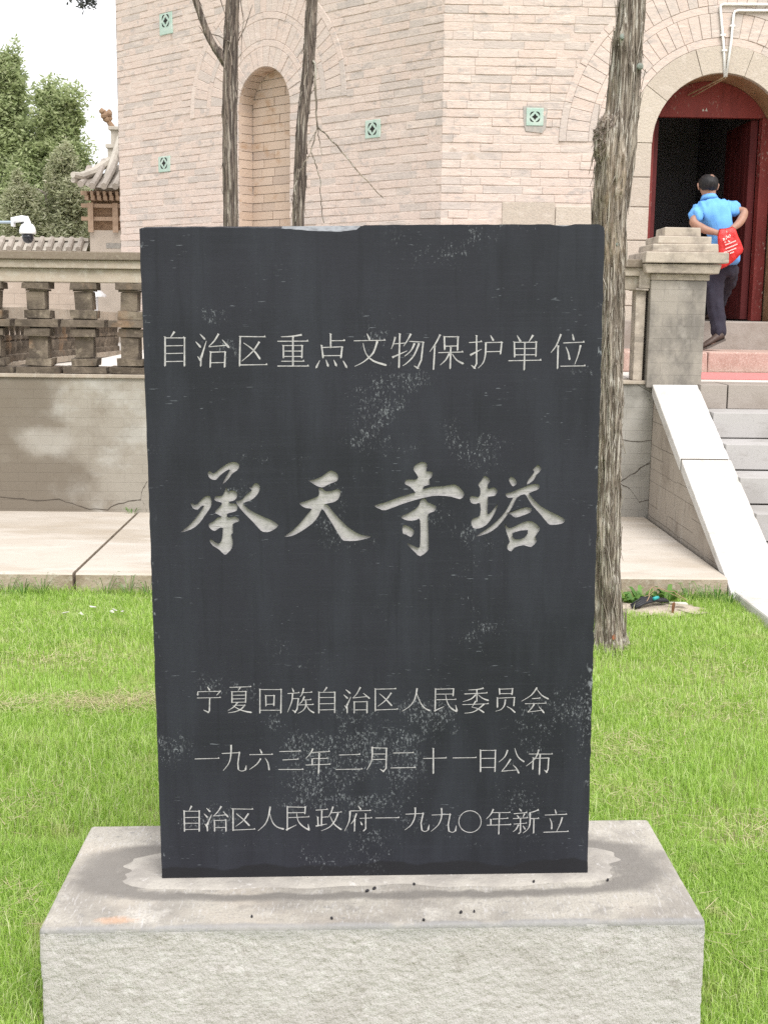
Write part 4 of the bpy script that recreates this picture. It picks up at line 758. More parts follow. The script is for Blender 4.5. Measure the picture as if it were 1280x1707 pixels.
# remaining walls of the octagon, the wall above and the roof cap
oc = [(CX, CY)]; a = 0; px, py = CX, CY
for k in range(7):
    ang = R(45*k); px += S_*math.cos(ang); py += S_*math.sin(ang); oc.append((px, py))
b = MB()
for k in range(1, 7):
    (ax, ay), (bx, by) = oc[k], oc[k+1]; b.add([(ax,ay,1), (bx,by,1), (bx,by,ZT), (ax,ay,ZT)], [(0,1,2,3)])
ins = lambda s: [(3.26+(x-3.26)*s, (CY+6.043)+(y-CY-6.043)*s) for x, y in oc]
i0 = oc; i1 = ins(.985); i2 = ins(.965)
for k in range(8):
    j = (k+1) % 8
    b.add([(*i0[k], ZT+.02), (*i0[j], ZT+.02), (*i2[j], 12), (*i2[k], 12)], [(0,1,2,3)])
b.add([(*p, 12) for p in i2], [tuple(range(8))])
b.build('upper_wall', MT['mortar_wall'], tow)
def vent(fn, u, z, w_, h_, hz):
    b = MB(); b.prism([(u-w_/2, z-h_/2), (u+w_/2, z-h_/2), (u+w_/2, z+h_/2), (u-w_/2, z+h_/2)], -.012, .03, fn)
    v = b.build('vent_tile', MT['green_glaze'], tow, bev=.005)
    b = MB(); c = z+hz; d = -.0135; s = w_*.5
    star = []
    for k in range(4):
        a0 = math.pi/2*k
        for t in range(4):
            a = a0+math.pi/2*t/4; r = s*.36*(1-.42*math.sin(2*(a-a0))); star.append((u+r*math.cos(a), c+r*math.sin(a)))
    b.add([fn(x, y, d) for x, y in star], [tuple(range(len(star)))])
    for k in range(4):
        a = math.pi/4+math.pi/2*k; mx_, my_ = math.cos(a), math.sin(a); tx, ty = -my_, mx_; rl = s*.34; P = []
        for t in range(9):
            q = t/8*2-1; k2 = .46*s+.22*s*(1-q*q); P.append((u+mx_*k2+tx*rl*q, c+my_*k2+ty*rl*q))
        for t in range(7, 0, -1):
            q = t/8*2-1; k2 = .46*s+.05*s*(1-q*q); P.append((u+mx_*k2+tx*rl*q, c+my_*k2+ty*rl*q))
        b.add([fn(x, y, d) for x, y in P], [tuple(range(len(P)))])
    b.build('vent_opening_shade', MT['hole_shade'], v)  # flat dark sheets on the tile, painted as the shade inside its openings
vent(fnR, .827, 3.339, .155, .155, 0); vent(fnL, .862, 3.295, .195, .165, 0)
vent(fnL, 4.05, 4.68, .225, .225, .03); vent(fnL, 4.12, 3.19, .21, .17, .01)
MT['patch'] = mat('cement_patch', (.30,.29,.27), .95, [(20, 5, .4, .7, (.42,.37,.33))])
b = MB(); b.prism([(.72, 3.43), (.90, 3.435), (.94, 3.41), (.93, 3.25), (.90, 3.20), (.75, 3.215), (.725, 3.30)], -.0055, .02, fnR); b.build('cement_patch', MT['patch'], tow)

# threshold step, carpet, conduits
b = MB(); b.box(2.30, 3.02, 10.66, 11.355, 1.119, 1.298, j=.006); b.box(3.026, 6.0, 10.665, 11.355, 1.119, 1.30, j=.006)
tag(b.build('threshold_step', MT['step_pink'], loc=(3.3, 11, 1.119), bev=.014), 'rough pink granite step in front of the red doorway', 'step')
b = MB(); b.box(2.50, 6.0, 9.62, 10.60, 1.1195, 1.1265); tag(b.build('carpet_strip', MT['carpet'], loc=(3.3, 10, 1.12)), 'faded red carpet laid on the terrace before the pink step', 'carpet')
cdt = thing('cable_conduit', 'pair of white plastic conduits fixed to the wall above the doorway', 'conduit', (3.27, 11.45, 3.7))
b = MB(); b.tube([(3.268,11.478,3.705), (3.245,11.476,3.95), (3.195,11.476,4.285), (3.197,11.476,4.312), (3.225,11.476,4.322), (6.2,11.476,4.36)], .0115, 10); b.build('pipe', MT['white_pipe'], cdt, smooth=True)
b = MB(); b.tube([(3.278,11.470,3.705), (3.305,11.472,4.0), (3.315,11.474,4.235), (3.325,11.474,4.262), (3.355,11.474,4.272), (6.2,11.474,4.31)], .0115, 10); b.build('pipe', MT['white_pipe'], cdt, smooth=True)
b = MB(); b.tube([(3.272,11.478,3.708), (3.05,11.885,3.615)], .007, 8); b.tube([(3.28,11.49,3.70), (3.09,11.885,3.60)], .006, 8); b.build('wood_trunking', MT['wood_strip'], cdt)
for x, z in ((3.228, 4.06), (3.25, 3.93), (3.31, 4.14)):
    b = MB(); b.box(x-.022, x+.022, 11.462, 11.49, z-.008, z+.008); b.build('pipe_clip', MT['white_pipe'], cdt, bev=.003)

# ------------------------------------------------------------------ juniper trunks
def resample(ctrl, step):
    ctrl = np.array(ctrl, float); d = np.r_[0, np.cumsum(np.linalg.norm(np.diff(ctrl[:,:3], axis=0), axis=1))]
    n = max(4, int(d[-1]/step)); t = np.linspace(0, d[-1], n)
    c = np.stack([np.interp(t, d, ctrl[:,k]) for k in range(ctrl.shape[1])], 1)
    for _ in range(int(.06/step)+1):
        c[1:-1] = .25*c[:-2]+.5*c[1:-1]+.25*c[2:]
    return c
def bark_tube(name, ctrl, mt, par, step, nseg, seed, ridge=.16, burls=(), tag_=None):
    c = resample(ctrl, step); N = len(c); P = c[:,:3]; r = c[:,3]
    T = np.gradient(P, axis=0); T /= np.linalg.norm(T, axis=1, keepdims=True)
    A = np.zeros_like(T); A[0] = np.cross(T[0], [0, 1, 0]); 
    if np.linalg.norm(A[0]) < .1: A[0] = np.cross(T[0], [1, 0, 0])
    A[0] /= np.linalg.norm(A[0])
    for i in range(1, N):
        a = A[i-1]-T[i]*np.dot(A[i-1], T[i]); A[i] = a/np.linalg.norm(a)
    B = np.cross(T, A); th = np.linspace(0, 2*np.pi, nseg, endpoint=False)
    D = A[:,None,:]*np.cos(th)[None,:,None]+B[:,None,:]*np.sin(th)[None,:,None]
    L_ = np.r_[0, np.cumsum(np.linalg.norm(np.diff(P, axis=0), axis=1))]
    tw_ = th[None,:]+L_[:,None]*.55
    rm = float(np.mean(r))
    pp = np.stack([np.cos(tw_)*9, np.sin(tw_)*9, np.broadcast_to(L_[:,None]*3.2, tw_.shape)], -1).reshape(-1, 3)
    n1 = vnoise(pp*.9, seed); n2 = vnoise(pp*np.array([2.1,2.1,2.0]), seed+1); n3 = vnoise(pp*np.array([.28,.28,.9]), seed+2)
    disp = (ridge*(.6*n1+.45*n2)+.20*n3).reshape(N, nseg)
    rad = r[:,None]*(1+disp)
    V = P[:,None,:]+D*rad[:,:,None]
    for (cx, cy, cz, amp, sx, sz) in burls:
        ctr = np.array([cx, cy, cz]); dv = V-ctr
        wg = np.exp(-((dv[...,0]**2+dv[...,1]**2)/sx**2+dv[...,2]**2/sz**2))
        V = V+D*(amp*wg*(1+.5*vnoise((V*38).reshape(-1, 3), seed+8).reshape(N, nseg)))[...,None]
    V = V.reshape(-1, 3); i, k = np.meshgrid(np.arange(N-1), np.arange(nseg), indexing='ij'); i, k = i.ravel(), k.ravel(); k2 = (k+1) % nseg
    F = np.stack([i*nseg+k, i*nseg+k2, (i+1)*nseg+k2, (i+1)*nseg+k], 1)
    o = fast_mesh(name, V, F, mt, par); o.data.polygons.foreach_set('use_smooth', np.ones(len(F), bool))
    return P, r, D.reshape(N, nseg, 3), V.reshape(N, nseg, 3), o
def strips(name, info, count, mt, par, seed, lmin, lmax, wmax, lift, zr=None):
    P, r, D, V, o = info; rng = np.random.default_rng(seed); b = MB(); N, nseg = D.shape[:2]
    for _ in range(count):
        i = rng.integers(2, N-3); k = rng.integers(0, nseg)
        p0 = V[i, k]; d = D[i, k]; dirn = (P[min(i+6, N-1)]-P[max(i-6, 0)]); dirn = dirn/np.linalg.norm(dirn)
        if rng.random() < .65: dirn = -dirn
        side = np.cross(dirn, d); ln = rng.uniform(lmin, lmax); w_ = rng.uniform(.25, 1)*wmax; lf = rng.uniform(.15, 1)**2*lift; sw = rng.uniform(-.25, .25)
        vs = []; M_ = 4
        for j in range(M_+1):
            t = j/M_; c = p0+dirn*ln*t+side*(sw*ln*t*t)+d*(.001+lf*t**2.2); ww = w_*.5*(1-.75*t*t)
            vs += [tuple(c+side*ww), tuple(c-side*ww+d*.001), tuple(c-d*.0022)]
        fs = []
        for j in range(M_):
            a, c2 = 3*j, 3*j+3; fs += [(a, c2, c2+1, a+1), (a+1, c2+1, c2+2, a+2), (a+2, c2+2, c2, a)]
        b.add(vs, fs)
    s_ = b.build(name, mt, par); tr = o; tr.data.materials.append(mt)
    s_.data.polygons.foreach_set('material_index', np.ones(len(s_.data.polygons), np.int32))
    bm = bmesh.new(); bm.from_mesh(tr.data); bm.from_mesh(s_.data); bm.to_mesh(tr.data); bm.free(); bpy.data.objects.remove(s_)
t1 = thing('juniper_tree', 'thick grey juniper trunk with a big burl beside the right edge of the slab', 'tree', (1.265, 5.9, 0))
ctrl = [(1.27,5.9,-.12,.125), (1.267,5.9,.0,.088), (1.262,5.9,.06,.070), (1.258,5.9,.13,.061), (1.244,5.9,.25,.057), (1.235,5.9,.40,.055), (1.222,5.9,.84,.056), (1.206,5.9,1.41,.060), (1.193,5.9,1.83,.064),
        (1.178,5.9,2.05,.074), (1.180,5.9,2.16,.078), (1.186,5.9,2.29,.081), (1.203,5.9,2.42,.074), (1.215,5.9,2.52,.064), (1.221,5.9,2.62,.062), (1.226,5.9,2.78,.060), (1.23,5.9,2.90,.062), (1.236,5.9,3.03,.058), (1.26,5.9,3.6,.052), (1.28,5.92,4.6,.042)]
info = bark_tube('trunk', ctrl, MT['bark'], t1, .011, 96, 11, .21,
    burls=[(1.135,5.87,2.44,.055,.06,.075), (1.13,5.86,2.36,.022,.05,.05), (1.20,5.82,2.26,.020,.05,.05), (1.155,5.85,2.17,.012,.05,.05), (1.18,5.84,2.86,.014,.04,.035), (1.27,5.84,2.73,.012,.03,.05),
           (1.19,5.85,1.92,.010,.03,.03), (1.25,5.86,1.10,.008,.03,.03), (1.25,5.86,.33,.010,.04,.04), (1.22,5.85,1.55,.007,.02,.02), (1.215,5.86,.62,.008,.03,.03), (1.19,5.85,1.72,.008,.02,.025), (1.225,5.85,1.30,.008,.02,.025), (1.20,5.85,.95,.010,.03,.035), (1.255,5.86,.48,.010,.03,.04), (1.20,5.82,2.33,.014,.03,.03), (1.19,5.82,2.18,.012,.025,.03)])
strips('bark_strip', info, 2300, MT['bark_strip'], t1, 5, .04, .20, .0055, .0065)
for k, (x, y, z, rr_) in enumerate(((1.274,5.840,2.735,.015), (1.205,5.832,1.945,.010), (1.185,5.835,2.86,.014))):
    b = MB(); b.lathe([(.001,0), (rr_,.002), (rr_*1.05,.006), (rr_*.5,.010), (.001,.011)], (0,0,0), 12)
    q = b.build('sawn_knot', MT['lichen'], t1, local=True, smooth=True); q.location = Vector((x, y, z))-t1.location; q.rotation_euler = (R(90), 0, R(20*k-10))
b = MB(); rng = np.random.default_rng(3)
for _ in range(140):       # shaggy fibres of the burl
    a = rng.uniform(0, 6.28); z = rng.uniform(2.30, 2.52); p = np.array([1.165, 5.865, z]); d = np.array([-abs(math.cos(a))*.9, -abs(math.sin(a)), rng.uniform(-.3, .3)]); d /= np.linalg.norm(d)
    s_ = p+d*(.045+.045*math.exp(-((z-2.43)/.07)**2)*abs(d[0])); e = s_+d*rng.uniform(.004, .02)+np.array([0, 0, rng.uniform(-.03, .01)])
    b.tube([s_-d*.01, s_, e], [.0025, .002, .0006], 4)
b.build('burl_fibre', MT['bark_strip_dark'], t1)
b = MB(); b.lathe([(.001,0), (.008,.001), (.008,.002), (.001,.0025)], (0,0,0), 10, sy=1.9)
q = b.build('orange_mark', MT['paint_mark'], t1, local=True); q.location = Vector((1.268, 5.826, .075))-t1.location; q.rotation_euler = (R(90), 0, 0)

t2 = thing('juniper_tree', 'thin dark juniper trunk left of the niche with a branch forking off to the left', 'tree', (-.65, 6.6, 0))
ctrl = [(-.65,6.6,-.1,.052), (-.65,6.6,0,.045), (-.652,6.6,1.0,.040), (-.651,6.6,2.05,.036), (-.653,6.6,2.3,.0375), (-.654,6.6,2.58,.036), (-.645,6.6,2.88,.036), (-.632,6.6,3.16,.032), (-.62,6.6,3.6,.03), (-.60,6.6,4.6,.022)]
info = bark_tube('trunk', ctrl, MT['bark_dark'], t2, .014, 44, 21, .17)
strips('bark_strip', info, 620, MT['bark_strip_dark'], t2, 6, .02, .09, .006, .009)
ctrl = [(-.655,6.6,2.84,.022), (-.69,6.59,2.885,.019), (-.745,6.58,2.958,.0165), (-.78,6.57,3.05,.015), (-.818,6.56,3.159,.0145), (-.88,6.54,3.35,.014), (-1.0,6.5,3.55,.011), (-1.18,6.45,3.62,.008), (-1.33,6.4,3.52,.005)]
info2 = bark_tube('branch', ctrl, MT['bark_dark'], t2, .012, 24, 23, .15)
strips('branch_bark', info2, 110, MT['bark_strip_dark'], t2, 9, .015, .05, .005, .007)
b = MB()
for pts in ([(-.70,6.58,3.30),(-.69,6.57,3.15),(-.66,6.56,3.06),(-.63,6.55,3.02)], [(-.60,6.57,3.2),(-.575,6.55,3.05),(-.585,6.55,2.98),(-.59,6.56,2.86)], [(-.61,6.57,2.95),(-.57,6.56,3.02),(-.53,6.55,3.13)], [(-.77,6.58,3.0),(-.70,6.56,2.98),(-.64,6.56,2.95)]):
    b.tube(pts, [.003, .0025, .002, .0012][:len(pts)], 5)
b.build('dead_twig', MT['bark_dark'], t2)
def leaf_cloud(rng, clumps, gap=.0, gapscale=1.6, flat=.35):
    PS, SZ = [], []
    for (cx, cy, cz, rx, ry, rz, n, s) in clumps:
        d = rng.normal(size=(n, 3)); d /= np.linalg.norm(d, axis=1, keepdims=True); r_ = rng.random(n)**.40
        p = np.array([cx, cy, cz])+d*r_[:,None]*np.array([rx, ry, rz])*(1+.35*vnoise(d*2.6+cx*7, 3))[:,None]
        k = vnoise(p*gapscale, 5) > gap-.5*(r_ < .5); p = p[k]
        PS.append(p); SZ.append(np.full(len(p), s)*rng.uniform(.5, 1.3, len(p)))
    return np.concatenate(PS), np.concatenate(SZ)
def leaf_mesh(name, P, S, mt, par, rng, asp=.42):
    n = len(P); d = rng.normal(size=(n, 3)); d[:,2] = d[:,2]*.55+.15; d /= np.linalg.norm(d, axis=1, keepdims=True)
    sd = np.cross(d, np.array([0, 0, 1.])+.75*rng.normal(size=(n, 3))); sd /= np.linalg.norm(sd, axis=1, keepdims=True)
    a = P; m1 = P+d*S[:,None]*.5+sd*S[:,None]*asp*.5; c = P+d*S[:,None]; m2 = P+d*S[:,None]*.5-sd*S[:,None]*asp*.5
    V = np.stack([a, m1, c, m2], 1).reshape(-1, 3)
    return fast_mesh(name, V, np.arange(4*n).reshape(n, 4), mt, par)
rng = np.random.default_rng(8)
P, S = leaf_cloud(rng, [(-1.33,6.4,3.42,.07,.06,.12,300,.03), (-1.355,6.4,3.20,.06,.05,.09,260,.028), (-1.30,6.4,3.10,.03,.03,.045,150,.024), (-1.345,6.4,3.085,.028,.03,.035,110,.024), (-1.41,6.4,3.13,.03,.03,.04,100,.024), (-1.2,6.45,3.62,.12,.08,.08,300,.035)], -.4)
leaf_mesh('foliage', P, S, MT['leaf_c'], t2, rng)

t3 = thing('juniper_tree', 'slender juniper trunk with hanging dead twigs, right of the niche', 'tree', (-.30, 6.3, 0))
ctrl = [(-.31,6.3,-.1,.042), (-.305,6.3,0,.038), (-.295,6.3,1.2,.031), (-.287,6.3,2.04,.0285), (-.281,6.3,2.26,.029), (-.273,6.3,2.51,.0265), (-.239,6.3,2.82,.028), (-.225,6.3,3.1,.027), (-.20,6.3,3.6,.024), (-.17,6.3,4.6,.018)]
info = bark_tube('trunk', ctrl, MT['bark_dark'], t3, .014, 40, 31, .17)
strips('bark_strip', info, 560, MT['bark_strip_dark'], t3, 7, .02, .10, .006, .010)
def wob(pts, a=.004, n=5):
    o = []
    for p, q in zip(pts[:-1], pts[1:]):
        for t in range(n): o.append(tuple(lerp(p[k], q[k], t/n)+random.uniform(-a, a)*(t > 0) for k in range(3)))
    return o+[pts[-1]]
for pts, r_ in (([(-.225,6.29,2.84),(-.207,6.27,2.80),(-.200,6.26,2.62),(-.195,6.25,2.505)], .0075), ([(-.195,6.25,2.505),(-.10,6.24,2.42),(.0,6.23,2.30),(.128,6.22,2.172)], .0042),
                ([(-.195,6.25,2.505),(-.208,6.24,2.44),(-.225,6.24,2.385),(-.198,6.24,2.32),(-.178,6.24,2.25),(-.176,6.24,2.14),(-.16,6.24,2.05)], .0036), ([(-.225,6.24,2.385),(-.275,6.23,2.30),(-.305,6.23,2.22),(-.29,6.23,2.13),(-.30,6.23,2.05)], .003),
                ([(-.195,6.25,2.50),(-.185,6.24,2.44),(-.17,6.23,2.37)], .0028), ([(-.20,6.25,2.49),(-.215,6.24,2.46),(-.245,6.24,2.41)], .0028), ([(-.205,6.26,2.70),(-.225,6.26,2.66)], .003)):
    w_ = wob(pts); b = MB(); b.tube(w_, [lerp(r_, r_*.55, i/(len(w_)-1)) for i in range(len(w_))], 6); b.build('dead_twig', MT['bark'], t3, smooth=True)

# ------------------------------------------------------------------ lawn
STRAW = [(-1.0,4.95,.17,.07,1300), (-.75,5.05,.16,.05,750), (-1.55,4.9,.12,.06,400), (-1.35,5.6,.25,.12,450), (1.05,4.45,.14,.10,350), (1.5,4.9,.2,.14,350), (1.75,5.5,.2,.2,300), (.95,4.0,.1,.1,200), (1.3,3.7,.15,.1,200), (-1.1,3.9,.12,.12,250), (-.95,3.2,.1,.1,150), (1.15,3.0,.1,.1,125), (-1.7,6.2,.2,.2,200)]
def blades(N, x0, x1, y0, y1, rng, h0=.022, h1=.055, wd=.0030):
    x = rng.uniform(x0, x1, N); y = rng.uniform(y0, y1, N)
    k = ~((np.abs(x-.0575) < .765) & (y > 2.25) & (y < 3.185)) & ~((x > 2.185) & (y < 6.95)) & (y < 6.975+.01*(x > 0))
    d = ((x-1.66)/.27)**2+((y-6.70)/.14)**2; k &= (d > 1)|(rng.random(N) < .015)
    p = np.c_[x, y, x*0]
    thin = vnoise(p*1.3+3, 4)*.5+vnoise(p*5, 6)*.5; k &= rng.random(N) < np.clip(.93+thin*.9, .45, 1)
    for cx, cy, sx, sy, n_ in STRAW[:4]: k &= rng.random(N) > .42*np.exp(-(((x-cx)/sx)**2+((y-cy)/sy)**2)*.6)
    for tx, ty, tr in ((1.265,5.9,.07), (-.65,6.6,.045), (-.305,6.3,.04)): k &= (x-tx)**2+(y-ty)**2 > tr**2
    x, y = x[k], y[k]; return x, y
def lawn(specs, name):
    rng = np.random.default_rng(12); V = []; F = []; base = 0
    for (N, x0, x1, y0, y1, hs_, ws) in specs:
        x, y = blades(N, x0, x1, y0, y1, rng); n = len(x); p = np.c_[x, y, x*0]
        hh = rng.uniform(.014, .038, n)*(1+.35*vnoise(p*2.1, 8)+.45*np.maximum(0, vnoise(p*6.5, 9)))*hs_
        tall = rng.random(n) < .05; hh[tall] *= 1.7
        edge = np.exp(-((y-6.96)/.07)**2)*(rng.random(n) < .5); near = np.exp(-(((x-1.265)**2+(y-5.9)**2)/.015)); hh *= 1+.7*edge+1.3*near
        a = rng.uniform(0, 2*np.pi, n)+.6*vnoise(p*3, 14); lean = rng.uniform(.25, 1.25, n)*hh
        dx, dy = np.cos(a), np.sin(a); w_ = rng.uniform(.6, 1.25, n)*.0025*ws; sx, sy = -dy*w_*.5, dx*w_*.5
        tw_ = rng.uniform(-.5, .5, n); sx, sy = sx+dx*w_*tw_*.5, sy+dy*w_*tw_*.5
        z0 = np.full(n, -.012)
        v = np.empty((n, 5, 3), np.float32)
        v[:,0] = np.c_[x-sx, y-sy, z0]; v[:,1] = np.c_[x+sx, y+sy, z0]
        mx_, my_ = x+dx*lean*.35, y+dy*lean*.35; mz = hh*.6
        v[:,2] = np.c_[mx_+sx*.8, my_+sy*.8, mz]; v[:,3] = np.c_[mx_-sx*.8, my_-sy*.8, mz]
        v[:,4] = np.c_[x+dx*lean, y+dy*lean, hh*(1-.2*(lean/hh)**2)]
        V.append(v.reshape(-1, 3)); i = np.arange(n)*5+base
        F.append(np.stack([i, i+1, i+2], 1)); F.append(np.stack([i, i+2, i+3], 1)); F.append(np.stack([i+3, i+2, i+4], 1)); base += 5*n
    o = fast_mesh(name, np.concatenate(V), np.concatenate(F), MT['grass']); return kind(o, 'stuff')
lawn([(90000, -1.3, -.4, 2.1, 3.6, 1, .8), (90000, .5, 1.5, 2.1, 3.6, 1, .8), (170000, -1.9, 2.19, 3.4, 5.2, 1, .95), (140000, -2.5, 2.19, 5.2, 7.0, 1, 1.1), (200000, -5, -1.25, 1.5, 7.0, 1, 1.15), (14000, 1.4, 2.19, 1.5, 3.6, 1, 1), (12000, -.45, .55, 1.5, 2.25, 1, 1), (30000, -1.3, 1.5, 3.15, 3.6, 1, 1)], 'lawn_grass')
def straw(spots):
    rng = np.random.default_rng(31); xs, ys = [], []
    for (cx, cy, sx, sy, n) in spots: xs.append(rng.normal(cx, sx, n)); ys.append(rng.normal(cy, sy, n))
    x = np.concatenate(xs); y = np.concatenate(ys); k = (y < 6.9) & ((x < -.55)|(x > .68)) & (x < 2.15); x, y = x[k], y[k]; n = len(x)
    a = rng.uniform(0, 6.28, n); l_ = rng.uniform(.02, .07, n); dx, dy = np.cos(a), np.sin(a); w_ = .0013; z = rng.uniform(.008, .030, n); dz = rng.uniform(-.008, .016, n)
    V = np.stack([np.c_[x-dy*w_, y+dx*w_, z], np.c_[x+dy*w_, y-dx*w_, z], np.c_[x+dx*l_+dy*w_*.5, y+dy*l_-dx*w_*.5, z+dz], np.c_[x+dx*l_-dy*w_*.5, y+dy*l_+dx*w_*.5, z+dz]], 1).reshape(-1, 3)
    return kind(fast_mesh('dry_grass', V, np.arange(4*n).reshape(n, 4), MT['straw']), 'stuff')
straw(STRAW)
# weeds along the kerb, each its own plant
rng = np.random.default_rng(4)
def weed(name, x, y, n, ln, wd, label, up=.6, mt='weed'):
    b = MB()
    for i in range(n):
        a = rng.uniform(0, 6.28); d = np.array([math.cos(a), math.sin(a), 0]); l_ = ln*rng.uniform(.55, 1.1); w_ = wd*rng.uniform(.7, 1.2); s_ = np.array([-d[1], d[0], 0])
        p0 = np.array([x, y, 0])+d*rng.uniform(0, .03); u_ = up*rng.uniform(.6, 1.3)
        pts = [p0+d*l_*t*(1-.25*t)+np.array([0, 0, l_*u_*math.sin(t*1.9)]) for t in (0, .35, .7, 1)]
        ww = (.25, 1, .8, .05); vs = []
        for q, f in zip(pts, ww): vs += [tuple(q+s_*w_*f*.5), tuple(q-s_*w_*f*.5+np.array([0,0,.002]))]
        b.add(vs, [(2*j, 2*j+1, 2*j+3, 2*j+2) for j in range(3)])
    o = b.build(name, MT[mt], loc=(x, y, 0)); return tag(o, label, 'weed', 'weeds along the pavement kerb')
for i, (x, y) in enumerate(((1.50,6.85), (1.58,6.80), (1.64,6.86), (1.73,6.86), (1.80,6.88), (1.45,6.78))): weed('broadleaf_weed', x, y, 13, .095, .03, 'leafy green weed growing between the trunk and the pavement kerb', .7)
for i, (x, y) in enumerate(((2.08,6.88), (2.13,6.82), (2.02,6.90), (1.93,6.90))): weed('grass_tuft', x, y, 26, .085, .004, 'tall dark grass tuft at the kerb near the foot of the white coping', 1.0)
for i, (x, y) in enumerate(((-1.86,6.87), (-1.95,6.88), (-1.76,6.90), (-2.05,6.87))): weed('grass_tuft', x, y, 22, .095, .0035, 'grass tuft at the kerb left of the slab joint', 1.1)
for i, (x, y) in enumerate(((-1.40,6.90), (-1.27,6.89), (-1.16,6.89))): weed('grass_tuft', x, y, 18, .10, .004, 'grass tuft at the kerb between the slab joint and the dark stele', 1.1)
q = weed('grass_tuft', -1.63, 9.04, 14, .06, .006, 'small green weed at the top of the pavement joint against the wall', .7); q.location.z = .12
# litter by the tree and on the lawn
deb = thing('cable_bundle', 'black cable bundle with a teal clip dumped on bare sand beside the tree', 'cable', (1.66, 6.70, .02))
b = MB()
for k in range(6):
    o_ = random.uniform(-.015, .015); b.tube([(1.55+o_,6.62+k*.012,.028), (1.61,6.655+k*.012,.045+k*.004), (1.68+o_,6.70+k*.014,.052), (1.76,6.73+k*.012,.040)], .0085-.0008*k, 7)
b.build('cable', MT['cable'], deb, smooth=True)
b = MB(); b.tube([(1.665,6.675,.066), (1.695,6.70,.068)], .010, 8); b.build('clip', MT['teal'], deb, smooth=True)
b = MB(); b.tube(wob([(1.62,6.66,.05), (1.68,6.78,.11), (1.80,6.76,.09), (1.86,6.70,.05)], .006), .0022, 6); b.tube(wob([(1.60,6.72,.05), (1.72,6.80,.10), (1.84,6.73,.05)], .006), .0018, 6); b.build('wire', MT['wood_strip'], deb, smooth=True)
b = MB(); b.box(1.76, 1.85, 6.66, 6.69, .040, .05, j=.008); tag(b.build('plaster_scrap', MT['paper'], loc=(1.78,6.68,.045), bev=.004), 'white broken scrap lying across the black cables', 'scrap')
b = MB(); b.box(1.745, 1.756, 6.575, 6.585, .0, .07, j=.006); tag(b.build('iron_stake', MT['rust'], loc=(1.753,6.58,0), bev=.003), 'short rusty iron stake standing in the sand patch', 'stake')
for x, y, s in ((-1.43,6.36,1), (-1.40,6.50,1.3), (-1.28,6.41,.8), (-1.27,6.44,1), (-1.50,6.37,1.2), (-1.22,6.40,.8)):
    b = MB(); b.box(-.013*s, .013*s, -.006, .007, .040, .043, j=.004); q = b.build('paper_scrap', MT['paper'], loc=(0,0,0)); q.location = (x, y, .0); q.rotation_euler = (0, .2, x*40)
    tag(q, 'tiny white petal-like scrap caught in the grass near the left kerb', 'scrap', 'white scraps on the left lawn')

# ------------------------------------------------------------------ things beyond the terrace
wr = thing('side_railing', 'low stone railing of small turned balusters on the terrace, seen through the front balusters', 'railing', (-2.74, 12, 1.118))
sl_ = lambda y: 1.125-max(0, y-10.2)*.0159
b = MB()
for ya, yb in ((9.6, 10.2), (10.2, 14.6)):
    for hx, za, zb in ((.07, .38, .48), (.05, .0, .05)):
        b.add([(-2.74+sx*hx, y_, sl_(y_)+q) for y_ in (ya, yb) for q in (za, zb) for sx in (-1, 1)], [(0,1,3,2), (4,6,7,5), (0,2,6,4), (1,5,7,3), (2,3,7,6), (0,4,5,1)])
b.build('rail', MT['rail'], wr)
y = 9.75; i = 0
while y < 14.5:
    b = MB(); b.lathe([(.04,.0), (.04,.05), (.022,.06), (.034,.12), (.034,.15), (.018,.165), (.036,.175), (.036,.20), (.018,.21), (.024,.27), (.034,.285), (.034,.33)], (-2.74, y, sl_(y)+.05), 8)
    b.build('baluster', MT['baluster'], wr); y += .16
bl = MB(); bl.box(-2.66, -2.46, 14.7, 14.9, 1.03, 1.30, j=.01); tag(bl.build('kerb_stone', MT['plaster'], loc=(-2.5,15,1.05), bev=.03), 'small pale stone block on the terrace beside the tower corner', 'stone')
lp = thing('garden_lamp', 'white bollard lamp with a cone hood on the terrace', 'lamp', (-3.50, 17, 1.01))
b = MB(); b.lathe([(.04,-.11), (.04,.60), (.03,.61)], (-3.5,17,1.118), 12); b.build('post', MT['white_metal'], lp, smooth=False)
b = MB(); b.lathe([(.155,.605), (.15,.625), (.03,.735), (.002,.745)], (-3.5,17,1.118), 16); b.build('hood', MT['white_metal'], lp)
yw = thing('courtyard_wall', 'brick courtyard wall with a tiled coping behind the balustrade', 'wall', (-9, 24, 0))
b = MB(); b.box(-14, -5.08, 24.05, 24.35, 0, 2.60); b.build('wall', MT['yard_wall'], yw)
b = MB(); b.add([(-14,23.9,2.60),(-5.07,23.9,2.60),(-5.07,24.2,2.80),(-14,24.2,2.80),(-14,24.5,2.60),(-5.07,24.5,2.60)], [(0,1,2,3),(3,2,5,4)]); b.box(-14, -5.07, 24.12, 24.28, 2.79, 2.85); b.build('coping', MT['ridge'], yw)
b = MB(); x = -13.9
while x < -5.1:
    b.tube([(x,23.86,2.625), (x,24.18,2.83)], .058, 8); x += .185
b.build('cap_tile', MT['tile'], yw, smooth=False)
yw2 = thing('courtyard_wall', 'pale plain courtyard wall between the hall and the tower corner', 'wall', (-2, 24.3, 0))
b = MB(); b.box(-3.6, 1.5, 26, 26.3, 0, 2.3); b.build('wall', MT['yard_wall'], yw2)
